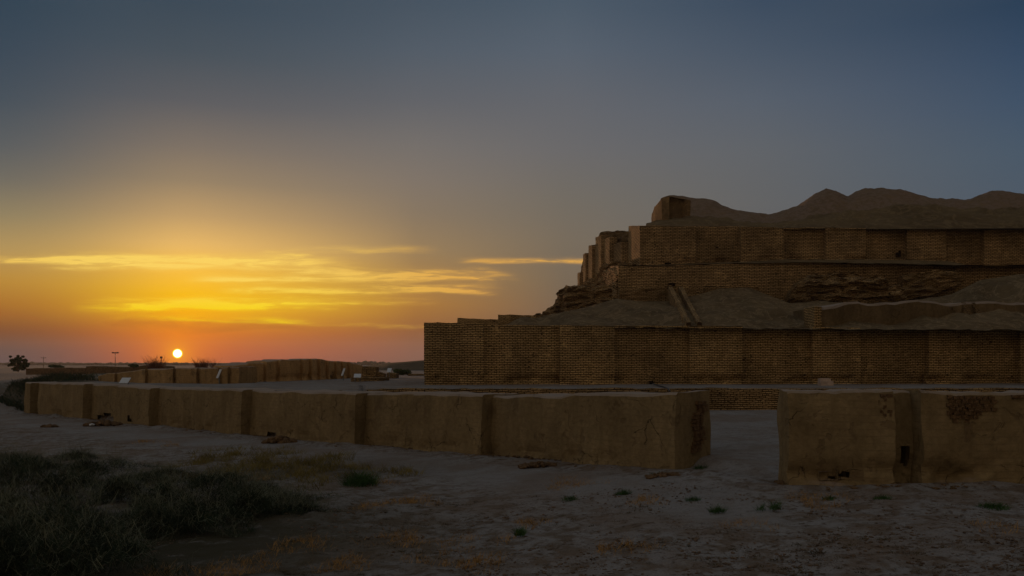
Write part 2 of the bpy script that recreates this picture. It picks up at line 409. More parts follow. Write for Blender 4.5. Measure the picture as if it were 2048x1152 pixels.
# ------------------------------------------------------------------ ground sheet
def spaced(segs):
    out = []
    for a, b, st in segs: out += list(np.arange(a, b - 1e-6, st))
    out.append(segs[-1][1]); return np.array(out)
def geo(a, b, n): return list(a * (b / a) ** (np.arange(1, n + 1) / n))
gx = np.concatenate([-np.array(geo(64, 5000, 16))[::-1], spaced([(-64, -15, .4), (-15, 15, .15), (15, 50, .4)]), geo(50, 5000, 16)])
gy = np.concatenate([[-400, -120, -40, -10, 4], spaced([(8, 10.5, .4), (10.5, 24, .11), (24, 75, .33), (75, 112, .8)]), geo(112, 9000, 40)])
GX, GY = np.meshgrid(gx, gy)
Zg = gz(GX, GY)
fd = front_dist(GX, GY)
nearw = 1 - sstep(GY, 60, 110)
rough = .11 * fbm(GX * .35, GY * .35, 1.0, 3) + .035 * fbm(GX * 2.2, GY * 2.2, 5.0, 3)
rough += np.where(GY < 27, .030 * np.maximum(0, fbm(GX * 5.5, GY * 5.5, 2.0, 2)), 0) * (fd < -1)
foot = np.exp(-np.abs(fd + .35) / .55) * (.10 + .22 * np.maximum(0, fbm(GX * .8, GY * .8, 3, 2))) * (fd < .4) * (GY < 75)
pathm = sstep(-fd, .8, 2.0) * (1 - sstep(-fd, 4.0, 6.5)) * (GX < 6)
Zg = Zg + rough * (.35 + .65 * (fd < 0)) * nearw * (1 - .5 * pathm) + foot
Zg = Zg + (GY > 300) * 1.0 * fbm(GX * .004, GY * .004, 3, 2)
ny_, nx_ = GX.shape
idx = np.arange(nx_ * ny_).reshape(ny_, nx_)
Q = np.stack([idx[:-1, :-1], idx[:-1, 1:], idx[1:, 1:], idx[1:, :-1]], -1).reshape(-1, 4)
Vg = np.stack([GX, GY, Zg], -1).reshape(-1, 3)

m, n, b = new_mat('ground_silt')
g = n.new('ShaderNodeNewGeometry'); pos = g.outputs['Position']
at = n.new('ShaderNodeAttribute'); at.attribute_name = 'path'
pm = at.outputs['Fac']
at2 = n.new('ShaderNodeAttribute'); at2.attribute_name = 'litter'  # mask of darker ground under plants
big = n.noise(pos, .30, 5, .6, .5); med = n.noise(pos, 1.6, 5, .65, .4); cl_ = n.noise(pos, 5.0, 5, .7); gr = n.noise(pos, 26.0, 3, .7)
silt = (.255, .25, .25, 1); brown = (.155, .125, .10, 1); dark = (.085, .058, .038, 1)
c = n.mix(n.m('MULTIPLY', n.ss(med, .42, .62), n.m('SUBTRACT', 1.0, n.m('MULTIPLY', pm, .75))), silt, brown)
c = n.mix(n.m('MULTIPLY', n.ss(big, .42, .66), .55), c, (.18, .13, .095, 1))
c = n.mix(n.m('MULTIPLY', n.ss(cl_, .52, .66), n.m('SUBTRACT', .95, n.m('MULTIPLY', pm, .7))), c, dark)
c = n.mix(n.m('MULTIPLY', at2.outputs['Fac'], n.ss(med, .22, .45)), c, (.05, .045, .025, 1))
c = n.mix(.6, c, n.mix(n.ss(gr, .3, .7), (.7, .69, .68, 1), (1.25, 1.24, 1.23, 1)), 'MULTIPLY')
n.L.new(c, b.inputs['Base Color'])
bump(n, b, n.m('ADD', n.m('MULTIPLY', cl_, -.8), n.m('ADD', n.m('MULTIPLY', gr, .3), med)), .9, .10)
GROUND = m
go = link_mesh('ground', Vg, Q, GROUND, smooth=True)
a = go.data.attributes.new('path', 'FLOAT', 'POINT')
inner = (fd > .9) * (.75)
a.data.foreach_set('value', np.clip(pathm + inner, 0, 1).astype(np.float32).ravel())
# darker ground under the scrub, the grass patch and on the bank
scx, scy = gpt(230, 1010)[:2]
darkm = np.exp(-(((GX - wx(160, 17)) / 6.4) ** 2 + ((GY - 18.5) / 6.2) ** 2) ** 1.6) + .7 * np.exp(-(((GX - wx(560, 30)) / 4.2) ** 2 + ((GY - 30.5) / 3.0) ** 2))
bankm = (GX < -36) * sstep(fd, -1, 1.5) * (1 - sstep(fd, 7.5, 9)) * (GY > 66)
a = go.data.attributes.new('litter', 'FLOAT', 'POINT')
a.data.foreach_set('value', np.clip(darkm + bankm, 0, 1).astype(np.float32).ravel())
tag(go, kind='structure')

# ------------------------------------------------------------------ wall builder
def resample(path, step):
    out = [path[0]]
    for p, q in zip(path[:-1], path[1:]):
        L = math.dist(p[:2], q[:2]); k = max(1, int(round(L / step)))
        for i in range(1, k + 1): out.append(tuple(p[j] + (q[j] - p[j]) * i / k for j in range(2)))
    return out
def disp(P, amp, sc, seed=0.0):
    x_, y_, z_ = P[:, 0] * sc, P[:, 1] * sc, P[:, 2] * sc
    d = np.stack([fbm(x_ + seed, y_, z_, 3), fbm(x_ + 31 + seed, y_ + 7, z_, 3), .5 * fbm(x_ + 71 + seed, y_ + 3, z_, 3)], -1)
    return P + d * amp
def wall(name, path, top, bot, thick, inward, mat, step=.3, vstep=.25, batter=0.0, amp=.03, sc=1.2, round_=0.0,
         jag=0.0, jsc=1.0, base_bite=0.0, strata=0.0, holes=(), parent=None, zfix=None, sink=.5, roundx=False):
    """solid wall; path = front line in plan, inward(x,y) -> unit vector into the wall; top/bot in image rows or heights"""
    pts = resample(path, step)
    n_ = len(pts)
    fx_ = np.array([p[0] for p in pts]); fy_ = np.array([p[1] for p in pts])
    iv = np.array([inward(p[0], p[1]) for p in pts])
    bx_, by_ = fx_ + iv[:, 0] * thick, fy_ + iv[:, 1] * thick
    pxs = 1024 + F * fx_ / fy_
    if zfix: zt, zb = zfix(pxs, fx_, fy_)
    else: zt = ZC + (HY - top(pxs)) / F * fy_; zb = ZC + (HY - bot(pxs)) / F * fy_
    s = np.concatenate([[0], np.cumsum(np.hypot(np.diff(fx_), np.diff(fy_)))])
    if jag: zt = zt + jag * fbm(fx_ * jsc, fy_ * jsc, 4.0, 4)
    zb = zb - sink
    rows = max(2, int(round(float(np.max(zt - zb)) / vstep)))
    kt = max(1, int(round(thick / max(step * 1.3, .3))))
    V_, UV_, kind_ = [], [], []
    for r in range(rows + 1):
        f = r / rows; z_ = zb + (zt - zb) * f
        out_ = batter * (zt - z_)
        if round_ and r == rows: out_ = out_ - round_
        if round_ and r == rows: z_ = z_ - 0
        if round_ and r == rows - 1: z_ = zt - round_ * .9
        V_.append(np.stack([fx_ - iv[:, 0] * out_, fy_ - iv[:, 1] * out_, z_], -1)); UV_.append(np.stack([s, z_], -1)); kind_.append(0)
    for k in range(1, kt + 1):
        f = k / kt
        zz = zt + (.03 * fbm(fx_ * 1.5 + f * 3, fy_ * 1.5, f, 2) if k < kt else 0)
        V_.append(np.stack([fx_ + iv[:, 0] * thick * f, fy_ + iv[:, 1] * thick * f, zz], -1)); UV_.append(np.stack([s, zt + thick * f], -1)); kind_.append(1)
    rb = max(2, rows // 2)
    for r in range(1, rb + 1):
        f = 1 - r / rb; z_ = zb + (zt - zb) * f
        V_.append(np.stack([bx_, by_, z_], -1)); UV_.append(np.stack([s, z_], -1)); kind_.append(2)
    M = len(V_)
    P = np.stack(V_, 0); UVa = np.stack(UV_, 0)
    # carve
    flat = P.reshape(-1, 3).copy()
    ivf = np.tile(iv, (M, 1)); zbf = np.tile(zb + sink, M); ztf = np.tile(zt, M)
    kf = np.repeat(np.array(kind_), n_)
    fr = kf == 0
    if base_bite:
        h = flat[:, 2] - zbf
        q = np.maximum(0, fbm(flat[:, 0] * .7, flat[:, 1] * .7, flat[:, 2] * .9, 3) + .05) * base_bite * np.exp(-((h - .25) / .3) ** 2) * 2.2
        flat[:, 0] += np.where(fr, ivf[:, 0] * q, 0); flat[:, 1] += np.where(fr, ivf[:, 1] * q, 0)
    if strata:
        q = strata * (.5 * fbm(flat[:, 0] * .5, flat[:, 1] * .5, flat[:, 2] * .5, 3) + .8 * fbm(flat[:, 0] * .9, flat[:, 1] * .9, flat[:, 2] * 4.0, 2) + .25 * fbm(flat[:, 0] * 3, flat[:, 1] * 3, flat[:, 2] * 8, 2))
        flat[:, 0] += np.where(fr, ivf[:, 0] * q, 0); flat[:, 1] += np.where(fr, ivf[:, 1] * q, 0)
    if amp: flat = disp(flat, amp, sc)
    I = np.arange(M * n_).reshape(M, n_)
    Fq = []; uvx = [UVa.reshape(-1, 2)]; Vx = [flat]
    for r in range(M - 1):
        for c_ in range(n_ - 1): Fq.append((I[r, c_], I[r, c_ + 1], I[r + 1, c_ + 1], I[r + 1, c_]))
    # end caps: grid between the front rows and the back column
    base = M * n_
    for e, sgn in ((0, -1), (n_ - 1, 1)):
        g_ = np.zeros((rows + 1, kt + 1, 3)); uu = np.zeros((rows + 1, kt + 1, 2))
        for r in range(rows + 1):
            f = r / rows
            p0 = P[r, e]; p1 = np.array([bx_[e], by_[e], p0[2]])
            for k in range(kt + 1):
                g_[r, k] = p0 + (p1 - p0) * (k / kt); uu[r, k] = (k / kt * thick + s[e], p0[2])
        if round_: pass
        gf = g_.reshape(-1, 3)
        if strata or base_bite:
            pass
        if amp: gf = disp(gf, amp, sc)
        # weld front column of the cap on the wall's own edge
        gf = gf.reshape(rows + 1, kt + 1, 3); gf[:, 0] = flat.reshape(M, n_, 3)[:rows + 1, e]
        for k in range(kt + 1): gf[rows, k] = flat.reshape(M, n_, 3)[rows + k, e]
        J = base + np.arange((rows + 1) * (kt + 1)).reshape(rows + 1, kt + 1); base += (rows + 1) * (kt + 1)
        Vx.append(gf.reshape(-1, 3)); uvx.append(uu.reshape(-1, 2))
        for r in range(rows):
            for k in range(kt):
                q = (J[r, k], J[r + 1, k], J[r + 1, k + 1], J[r, k + 1])
                Fq.append(q if sgn > 0 else q[::-1])
    Vall = np.concatenate(Vx); UVall = np.concatenate(uvx)
    if holes:
        keep = []
        C = [Vall[list(q)].mean(0) for q in Fq]
        for q, c_ in zip(Fq, C):
            hit = False
            for (hx, hy, hw, hh, hd) in holes:
                D_ = c_[1]
                if (abs(1024 + F * c_[0] / D_ - hx) / (hw / 2)) ** 3 + (abs(HY - (c_[2] - ZC) / D_ * F - hy) / (hh / 2)) ** 3 < 1.0 + random.uniform(-.25, .25) and q[0] < (rows + 1) * n_: hit = True
            if not hit: keep.append(q)
        Fq = keep; Vl = [Vall]; Ul = [UVall]; nb = len(Vall)
        for (hx, hy, hw, hh, hd) in holes:
            i = int(np.argmin(np.abs(pxs - hx))); D_ = fy_[i]; iw = iv[i]; tv = np.array([-iw[1], iw[0]])
            cx, cy, cz = fx_[i], fy_[i], ZC + (HY - hy) / F * D_
            a_ = (hw / F * D_) * .5 + step * .9; b_ = (hh / F * D_) * .5 + vstep * .9
            bx8 = []
            for dd in (.0, hd):
                for (u_, v_) in ((-1, -1), (1, -1), (1, 1), (-1, 1)):
                    off = -batter * 0 + dd + .12
                    bx8.append((cx + tv[0] * a_ * u_ + iw[0] * off, cy + tv[1] * a_ * u_ + iw[1] * off, cz + b_ * v_))
            Vl.append(np.array(bx8)); Ul.append(np.array([(p[0], p[2]) for p in bx8]))
            for q in ((4, 5, 6, 7), (0, 1, 5, 4), (1, 2, 6, 5), (2, 3, 7, 6), (3, 0, 4, 7)): Fq.append(tuple(nb + k for k in q))
            nb += 8
        Vall = np.concatenate(Vl); UVall = np.concatenate(Ul)
    ob = link_mesh(name, Vall, [tuple(int(v) for v in q) for q in Fq], mat, uv=UVall)
    if parent is not None: to_local(ob, parent)
    return ob

def bay_path(edges, Dfn, depth, inw):
    """edges: [(px, 'p'|'r')...] start of each bay; last entry closes.  Projecting bays on Dfn, recesses pushed in"""
    path = []
    for (a_, k_), (b_, _) in zip(edges[:-1], edges[1:]):
        for px in (a_, b_):
            d = float(Dfn(px)); X, Y = wx(px, d), d
            if k_ == 'r':
                v = inw(X, Y); X += v[0] * depth; Y += v[1] * depth
            path.append((X, Y))
    return path
# ------------------------------------------------------------------ front enclosure wall
def fin(xx, yy):
    e = .4
    a1 = front_dist(np.array([xx + e]), np.array([yy]))[0] - front_dist(np.array([xx - e]), np.array([yy]))[0]
    a2 = front_dist(np.array([xx]), np.array([yy + e]))[0] - front_dist(np.array([xx]), np.array([yy - e]))[0]
    L = math.hypot(a1, a2); return (a1 / L, a2 / L)
fdir = (.64, .77)
fe = [(50,'p'),(62,'r'),(78,'p'),(168,'r'),(236,'p'),(300,'r'),(390,'p'),(484,'r'),(592,'p'),(712,'r'),(826,'p'),(965,'r'),(1125,'p'),(1352,'p')]
fpath = bay_path(fe, FD, .62, lambda a, b: fdir)
enc = empty('enclosure_wall', (0, 34, -.6))
wl = wall('wall', fpath, FW_TOP, FW_BOT, 2.3, lambda a, b: fdir, PLASTER, step=.32, vstep=.22, batter=.05, amp=.075, sc=.9, round_=.09,
     jag=.10, jsc=.7, base_bite=.18, holes=[(545, 873, 21, 15, .9), (212, 838, 34, 20, .9), (258, 838, 9, 9, .6)], parent=enc)
tag(enc, 'long buttressed mud plaster wall running from the left edge to the open gateway, with small dark holes at its foot', 'wall')
# exposed bricks in the jamb by the gateway
def box_verts(c, ax, ay, az, hx, hy, hz, jit=0.0):
    vs = []
    for sx, sy, sz in ((-1,-1,-1),(1,-1,-1),(1,1,-1),(-1,1,-1),(-1,-1,1),(1,-1,1),(1,1,1),(-1,1,1)):
        vs.append([c[i] + ax[i]*hx*sx + ay[i]*hy*sy + az[i]*hz*sz + random.uniform(-jit, jit) for i in range(3)])
    return vs
BF = [(0,3,2,1),(4,5,6,7),(0,1,5,4),(1,2,6,5),(2,3,7,6),(3,0,4,7)]
def boxes(name, items, mat, parent=None, uvs=True):
    Vb, Fb = [], []
    for it in items:
        o_ = len(Vb); Vb += box_verts(*it); Fb += [tuple(o_ + k for k in f) for f in BF]
    uv = [(v[0] + v[1], v[2]) for v in Vb]
    ob = link_mesh(name, Vb, Fb, mat, uv=uv)
    if parent is not None: to_local(ob, parent)
    return ob
dj = float(FD(1352)); jx, jy = wx(1352, dj), dj
items = []
for r in range(15):
    zc_ = ZC - 1.25 - (r + .5) * .118
    if zc_ < .25: break
    f = .50 + .05 * math.sin(r * .9) + .10 * (r < 3)
    for k in range(3):
        t_ = 2.3 * (f + k * .10) + random.uniform(-.03, .03)
        if t_ > 2.1: continue
        c_ = (jx + fdir[0] * t_ + .03 * fdir[1], jy + fdir[1] * t_ - .03 * fdir[0], zc_ + random.uniform(-.01, .01))
        items.append((c_, (fdir[0], fdir[1], 0), (fdir[1], -fdir[0], 0), (0, 0, 1), .105 + random.uniform(-.02, .01), .07 + random.uniform(-.04, .04), .050, .012))
BARE_BRICK = earth_mat('bare_brick', (.17, .105, .055, 1), (.12, .072, .036, 1), (.21, .135, .07, 1), 2.5)
boxes('exposed_brick', items, BARE_BRICK, enc)

# right-hand stretch
RD = curve([(1400, 22.8), (1570, 22.6), (1790, 21.9), (2300, 22.1)])
RT = curve([(1550,782),(1790,781),(1800,781),(1880,784),(1960,786),(2048,783),(2300,783)])
RB = curve([(1560,956),(1600,962),(1780,976),(1800,972),(1900,970),(2048,968),(2300,966)])
enc2 = empty('enclosure_wall', (12, 22, 0))
rin = (-.02, 1.0)
rp = bay_path([(1579,'p'),(1786,'r'),(1842,'p'),(2110,'r'),(2260,'p'),(2420,'r'),(2560,'p'),(2900,'p')], RD, .55, lambda a, b: rin)
w2 = wall('wall', rp, RT, RB, .9, lambda a, b: rin, PLASTER, step=.1, vstep=.08, batter=.045, amp=.085, sc=1.1, round_=.07, jag=.14, jsc=1.3,
     base_bite=.38, holes=[(1672, 953, 40, 6, .4), (1692, 948, 14, 11, .5), (1810, 912, 20, 40, .5)], parent=enc2)
tag(enc2, 'weathered mud wall at the right edge, right of the open gateway, with its top broken away and a dark recess', 'wall')
# bricks laid bare where the top of this stretch has fallen
items = []
for r in range(7):
    for k in range(46):
        X = wx(1752, 22) + k * .155
        e_ = math.sin(k * .55) * 1.6 + random.uniform(-1, 1)
        pxx = 1024 + F * X / 22
        lim = 4.0 if 1755 < pxx < 1840 else (5.0 if 1885 < pxx < 1990 else 0.0)
        if r > lim + e_ or 1781 < pxx < 1846: continue
        c_ = (X + (r % 2) * .07, float(RD(pxx)) - .01, float(wz(float(RT(pxx)), 22)) - .13 - r * .10)
        items.append((c_, (1, 0, 0), (0, 1, 0), (0, 0, 1), .070 + random.uniform(-.015, .008), .04 + random.uniform(-.03, .04), .043, .012))
boxes('exposed_brick', items, BARE_BRICK, enc2)

# ------------------------------------------------------------------ brick kerb of the paved terrace
kerb = empty('brick_kerb', (5, 48, .5))
def kz(pxs, fx_, fy_):
    zt = np.full_like(fx_, ZC - 1.48) + .0 * fx_
    zt = np.where(pxs < 760, zt - .04, zt)
    return zt, np.full_like(fx_, .42)
kk = wall('wall', [(wx(733, 47.8), 47.8), (wx(1000, 48), 48), (wx(1400, 48.1), 48.1), (45, 49)], None, None, .8, lambda a, b: (0, 1), BRICK_ROUGH,
     step=.2, vstep=.1, amp=.04, sc=2, jag=.07, jsc=1.5, strata=.10, zfix=kz, sink=.25)
to_local(kk, kerb)
tag(kerb, 'low rough brick retaining wall seen above the plastered wall and through the gateway', 'wall')

# ------------------------------------------------------------------ ziggurat
zig = empty('ziggurat', (12, 62, ZC - 1.5))
tag(zig, 'huge stepped brick ziggurat ruin with buttressed walls and an eroded earth summit on the right', 'ziggurat')
TD = curve([(848, 57.0), (2048, 60.5), (2500, 62)])
T1T = curve([(840,645),(967,646),(969,650),(1380,652),(1722,655),(2048,656),(2500,656)])
T1B = curve([(840,769),(1200,769),(2048,768),(2500,768)])
zin = (-.08, .997)
e1 = [(848,'p'),(968,'r'),(1120,'p'),(1230,'r'),(1380,'p'),(1485,'r'),(1625,'p'),(1722,'r'),(1857,'p'),(1955,'r'),(2040,'p'),(2150,'r'),(2290,'p'),(2400,'p')]
p1 = bay_path(e1, TD, .55, lambda a, b: (0, 1))
# left flank goes back from the corner
p1 = [(p1[0][0] - 2.0, 90.0)] + p1
def in1(a_, b_):
    if b_ > 60 and a_ < -3: return (1, 0)
    if a_ < wx(850, 57) + .01: return (.7, .7)
    return (0, 1)
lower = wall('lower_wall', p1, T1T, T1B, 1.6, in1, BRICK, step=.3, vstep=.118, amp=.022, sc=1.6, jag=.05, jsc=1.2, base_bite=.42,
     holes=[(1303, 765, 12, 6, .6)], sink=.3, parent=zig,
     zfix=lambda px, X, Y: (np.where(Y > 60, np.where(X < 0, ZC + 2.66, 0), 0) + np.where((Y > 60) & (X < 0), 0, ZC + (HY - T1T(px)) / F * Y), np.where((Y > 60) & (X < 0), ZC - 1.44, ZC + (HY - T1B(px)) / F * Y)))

# heightfield helper in (column, depth)
def field(name, pxs, Ds, zf, mat, parent=zig, smooth=True):
    PX, DD = np.meshgrid(pxs, Ds)
    XX = (PX - 1024) / F * DD
    ZZ = zf(PX, DD, XX)
    r_, c_ = PX.shape; I = np.arange(r_ * c_).reshape(r_, c_)
    q = np.stack([I[:-1, :-1], I[:-1, 1:], I[1:, 1:], I[1:, :-1]], -1).reshape(-1, 4)
    ob = link_mesh(name, np.stack([XX, DD, ZZ], -1).reshape(-1, 3), q, mat, smooth=smooth)
    if parent is not None: to_local(ob, parent)
    return ob
# earth bank between lower and middle walls
SB = curve([(860,668),(1000,664),(1040,646),(1065,639),(1130,627),(1180,612),(1230,598),(1290,603),(1340,602),(1400,588),(1440,577),(1500,575),(1540,592),(1580,606),(1640,602),(1700,606),(1800,604),(1900,590),(1960,560),(2040,548),(2500,545)])
def zslope(PX, DD, XX):
    z0 = ZC + (HY - T1T(PX)) / F * 58 - .12
    z1 = ZC + (HY - SB(PX)) / F * 75.2
    t = np.clip((DD - 59.0) / 16.2, 0, 1); s_ = t ** .85
    zz = z0 + (z1 - z0) * s_
    # gullies and hollows
    gul = fbm(XX * .28, DD * .16, 2.0, 4) - .55 * np.abs(fbm(XX * .55 + DD * .12, DD * .12, 6.0, 3))
    zz = zz + (gul * 1.25) * np.sin(np.pi * np.clip(t, 0, 1)) + .10 * fbm(XX * 1.6, DD * 1.6, 7, 3)
    zz = np.where(DD > 75.2, z1 + (DD - 75.2) * .05, zz)
    return zz
field('earth_bank', np.concatenate([np.arange(858, 2200, 5), [2300, 2450]]), np.concatenate([np.arange(58.2, 76, .4), [78, 80, 84]]), zslope, EARTH_SLOPE)
# smooth plastered bench at right below the middle wall, with a brick end
MT = curve([(1600,618),(1636,612),(1700,606),(1900,604),(2200,604)]); MB_ = curve([(1600,660),(2200,662)])
wall('bench_wall', bay_path([(1641,'p'),(1925,'p'),(2300,'p')], curve([(1600,62.0),(2300,64.5)]), .3, lambda a, b: (0, 1)), MT, MB_, 6.0, lambda a, b: (0, 1),
     plaster_mat('bench_plaster', (.17, .125, .068, 1), (.12, .088, .048, 1)), step=.35, vstep=.25, amp=.22, sc=.5, round_=.2, jag=.45, jsc=.4, parent=zig)
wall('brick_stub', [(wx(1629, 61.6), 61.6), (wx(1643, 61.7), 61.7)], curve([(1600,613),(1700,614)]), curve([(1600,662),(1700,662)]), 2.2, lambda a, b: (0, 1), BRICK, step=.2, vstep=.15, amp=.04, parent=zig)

# middle wall
T2 = curve([(1237, 76.0), (2048, 78.5)])
T2T = curve([(1237,532),(1335,532),(1400,530),(1500,527),(1660,526),(1900,531),(2300,532)])
T2B = curve([(1237,606),(2300,622)])
p2 = [(wx(1216, 86), 86)] + bay_path([(1237,'p'),(1560,'p'),(1915,'p'),(2300,'p')], T2, .4, lambda a, b: (0, 1))
def in2(a_, b_): return (1, 0) if b_ > 78.9 and a_ < 12 else ((.7, .7) if a_ < wx(1238, 76) else (0, 1))
wall('middle_wall', p2, T2T, T2B, 1.5, in2, BRICK_UP, step=.3, vstep=.2, amp=.06, sc=1.2, jag=.05, jsc=.8, base_bite=0, holes=[(1345, 569, 11, 8, .9)], parent=zig)
def plinth(a_, b_, t_, d_):
    wall('plinth', bay_path([(a_,'p'),(b_,'p')], lambda p: T2(p) - .42, .3, lambda x_, y_: (0, 1)), t_, curve([(1200,612),(2000,614)]), .40, lambda x_, y_: (0, 1), BRICK_ROUGH,
         step=.2, vstep=.12, amp=.07, sc=2, jag=.05, jsc=2, strata=d_, parent=zig)
plinth(1238, 1338, curve([(1200,574),(1400,574)]), .16)
plinth(1366, 1520, curve([(1360,574),(1500,572),(1520,576)]), .14)
# collapsed brickwork masses in the middle wall
def ruin(name, pth, t_, b_, amp_, thick_, mat=BRICK_ROUGH, st=.85, inw=(0, 1), step=.16):
    return wall(name, pth, t_, b_, thick_, lambda x_, y_: inw, mat, step=step, vstep=.11, amp=amp_, sc=1.1, jag=.45, jsc=.9, strata=st, parent=zig)
ruin('collapsed_brickwork', [(wx(1578, 75.9), 75.9), (wx(1625, 74.9), 74.9), (wx(1700, 74.6), 74.6), (wx(1800, 74.7), 74.7), (wx(1806, 76.2), 76.2)],
     curve([(1578,590),(1600,566),(1625,548),(1680,545),(1740,556),(1800,572)]), curve([(1500,612),(2000,612)]), .30, 1.6, st=1.0)
ruin('collapsed_brickwork', [(wx(1806, 76.6), 76.6), (wx(1900, 76.8), 76.8), (wx(1925, 77.5), 77.5)], curve([(1800,548),(1860,545),(1925,538)]), curve([(1800,592),(1860,580),(1925,556)]), .2, 1.2, st=.5)

# upper wall
T3 = curve([(1280, 80.0), (2048, 83.0), (2500, 85)])
T3T = curve([(1280,452),(1482,453),(1566,456),(1650,455),(1732,457),(1812,458),(1968,459),(2500,462)])
T3B = curve([(1280,533),(1392,530),(1567,524),(1808,527),(1900,530),(1960,544),(2500,548)])
e3 = [(1280,'p'),(1392,'r'),(1482,'p'),(1567,'r'),(1652,'p'),(1732,'r'),(1814,'p'),(1892,'r'),(1968,'p'),(2056,'r'),(2140,'p'),(2230,'r'),(2300,'p')]
p3 = bay_path(e3, T3, .6, lambda a, b: (0, 1))
def in3(a_, b_): return (1, 0) if b_ > 80.3 and a_ < 13 else ((.7, .7) if a_ < wx(1281, 80) else (0, 1))
p3 = [(wx(1257, 84.5), 84.5)] + p3
wall('upper_wall', p3, T3T, T3B, 1.4, in3, BRICK_UP, step=.3, vstep=.2, amp=.035, sc=1.4, jag=.07, jsc=1.0, base_bite=.3,
     holes=[(1337, 528, 11, 7, .9), (1436, 494, 7, 6, .5), (1797, 509, 10, 12, .9)], sink=.9, parent=zig)
# sloping silt ledge at the foot of the upper wall
def zledge(PX, DD, XX):
    a_ = ZC + (HY - T2T(PX)) / F * 76.9 + .02; b_ = ZC + (HY - T3B(PX)) / F * (T3(PX) + .5) + .12
    t = np.clip((DD - 77.0) / 3.6, 0, 1)
    return a_ + (b_ - a_) * t + .06 * fbm(XX, DD, 1, 3)
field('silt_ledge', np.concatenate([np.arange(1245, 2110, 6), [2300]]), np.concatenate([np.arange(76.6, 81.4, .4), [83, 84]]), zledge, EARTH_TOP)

# left flank piers of the upper storey
flank = [ # px of lit edge, px of corner, px of right end, depth, top row, foot row
 (1228,1243,1256, 85.2, 483, 524), (1209,1219,1228, 87.6, 474, 524), (1191,1202,1210, 89.8, 470, 552),
 (1177,1184,1191, 92.0, 489, 560), (1166,1171,1178, 94.2, 506, 564), (1155,1159,1167, 96.4, 545, 570)]
for (a_, c_, b_, D_, ty, by_) in flank:
    D2 = D_ + (c_ - a_) * .11 + .5
    X0, X1, X2 = wx(a_, D2), wx(c_, D_), wx(b_ + 6, D_)
    zt_ = float(wz(ty, D_)); zb_ = float(wz(by_, D_))
    wall('pier', [(X0, D2), (X1, D_), (X2, D_)], None, None, .9, lambda x_, y_, a0=X1: ((.95, .3) if x_ < a0 - .01 else ((.7, .7) if x_ < a0 + .05 else (0, 1))), BRICK_UP,
         step=.22, vstep=.2, amp=.03, sc=2, jag=.12, jsc=2, zfix=lambda p, X, Y, t=zt_, b=zb_: (np.full_like(X, t), np.full_like(X, b)), sink=1.0, parent=zig)
# core wall behind the piers
wall('core_wall', [(wx(1158, 99), 99), (wx(1177, 94.5), 94.5), (wx(1196, 91.5), 91.5), (wx(1262, 86.5), 86.5)], curve([(1150,552),(1160,548),(1168,512),(1177,508),(1178,492),(1190,488),(1192,478),(1198,474),(1199,463),(1262,461)]),
     curve([(1150,580),(1300,560)]), 2.2, lambda x_, y_: (.6, .8), BRICK_ROUGH, step=.25, vstep=.18, amp=.12, sc=1.2, jag=.10, jsc=2, strata=.25, parent=zig)
ruin('rubble_shoulder', [(wx(1140, 93), 93), (wx(1175, 90), 90), (wx(1196, 87), 87), (wx(1212, 84.5), 84.5), (wx(1240, 82.3), 82.3), (wx(1262, 81), 81)],
     curve([(1140,574),(1158,570),(1165,563),(1190,554),(1200,546),(1206,530),(1216,522),(1262,524)]), curve([(1100,610),(1300,600)]), .35, 3.0, st=.7, inw=(.5, .86))
ruin('ruined_brick_mass', [(wx(1062, 88), 88), (wx(1100, 85), 85), (wx(1128, 82), 82), (wx(1134, 80.8), 80.8), (wx(1170, 80.2), 80.2), (wx(1200, 79.4), 79.4), (wx(1222, 78.8), 78.8)],
     curve([(1062,634),(1075,628),(1092,622),(1108,606),(1116,588),(1124,578),(1134,570),(1160,569),(1180,576),(1200,571),(1222,566)]), curve([(1050,660),(1160,650),(1230,640)]), .35, 4.0, st=.8, inw=(.3, .95))
ruin('ruined_flank', [(wx(1206, 82.5), 82.5), (wx(1222, 79.0), 79.0), (wx(1236, 76.3), 76.3)], curve([(1200,548),(1215,540),(1236,533)]), curve([(1200,606),(1240,608)]), .15, 1.2, st=.3, inw=(.9, .45), mat=BRICK_UP)
# far parapets on the lower terrace
for (a_, b_, D_, ty) in ((915, 1000, 82.0, 636), (996, 1072, 79.0, 629)):
    wall('parapet', [(wx(a_, D_), D_), (wx(b_, D_), D_)], curve([(a_, ty), (b_, ty + 2)]), curve([(a_, 668), (b_, 668)]), 2.0, lambda x_, y_: (0, 1), BRICK, step=.3, vstep=.2, amp=.05, jag=.08, parent=zig)

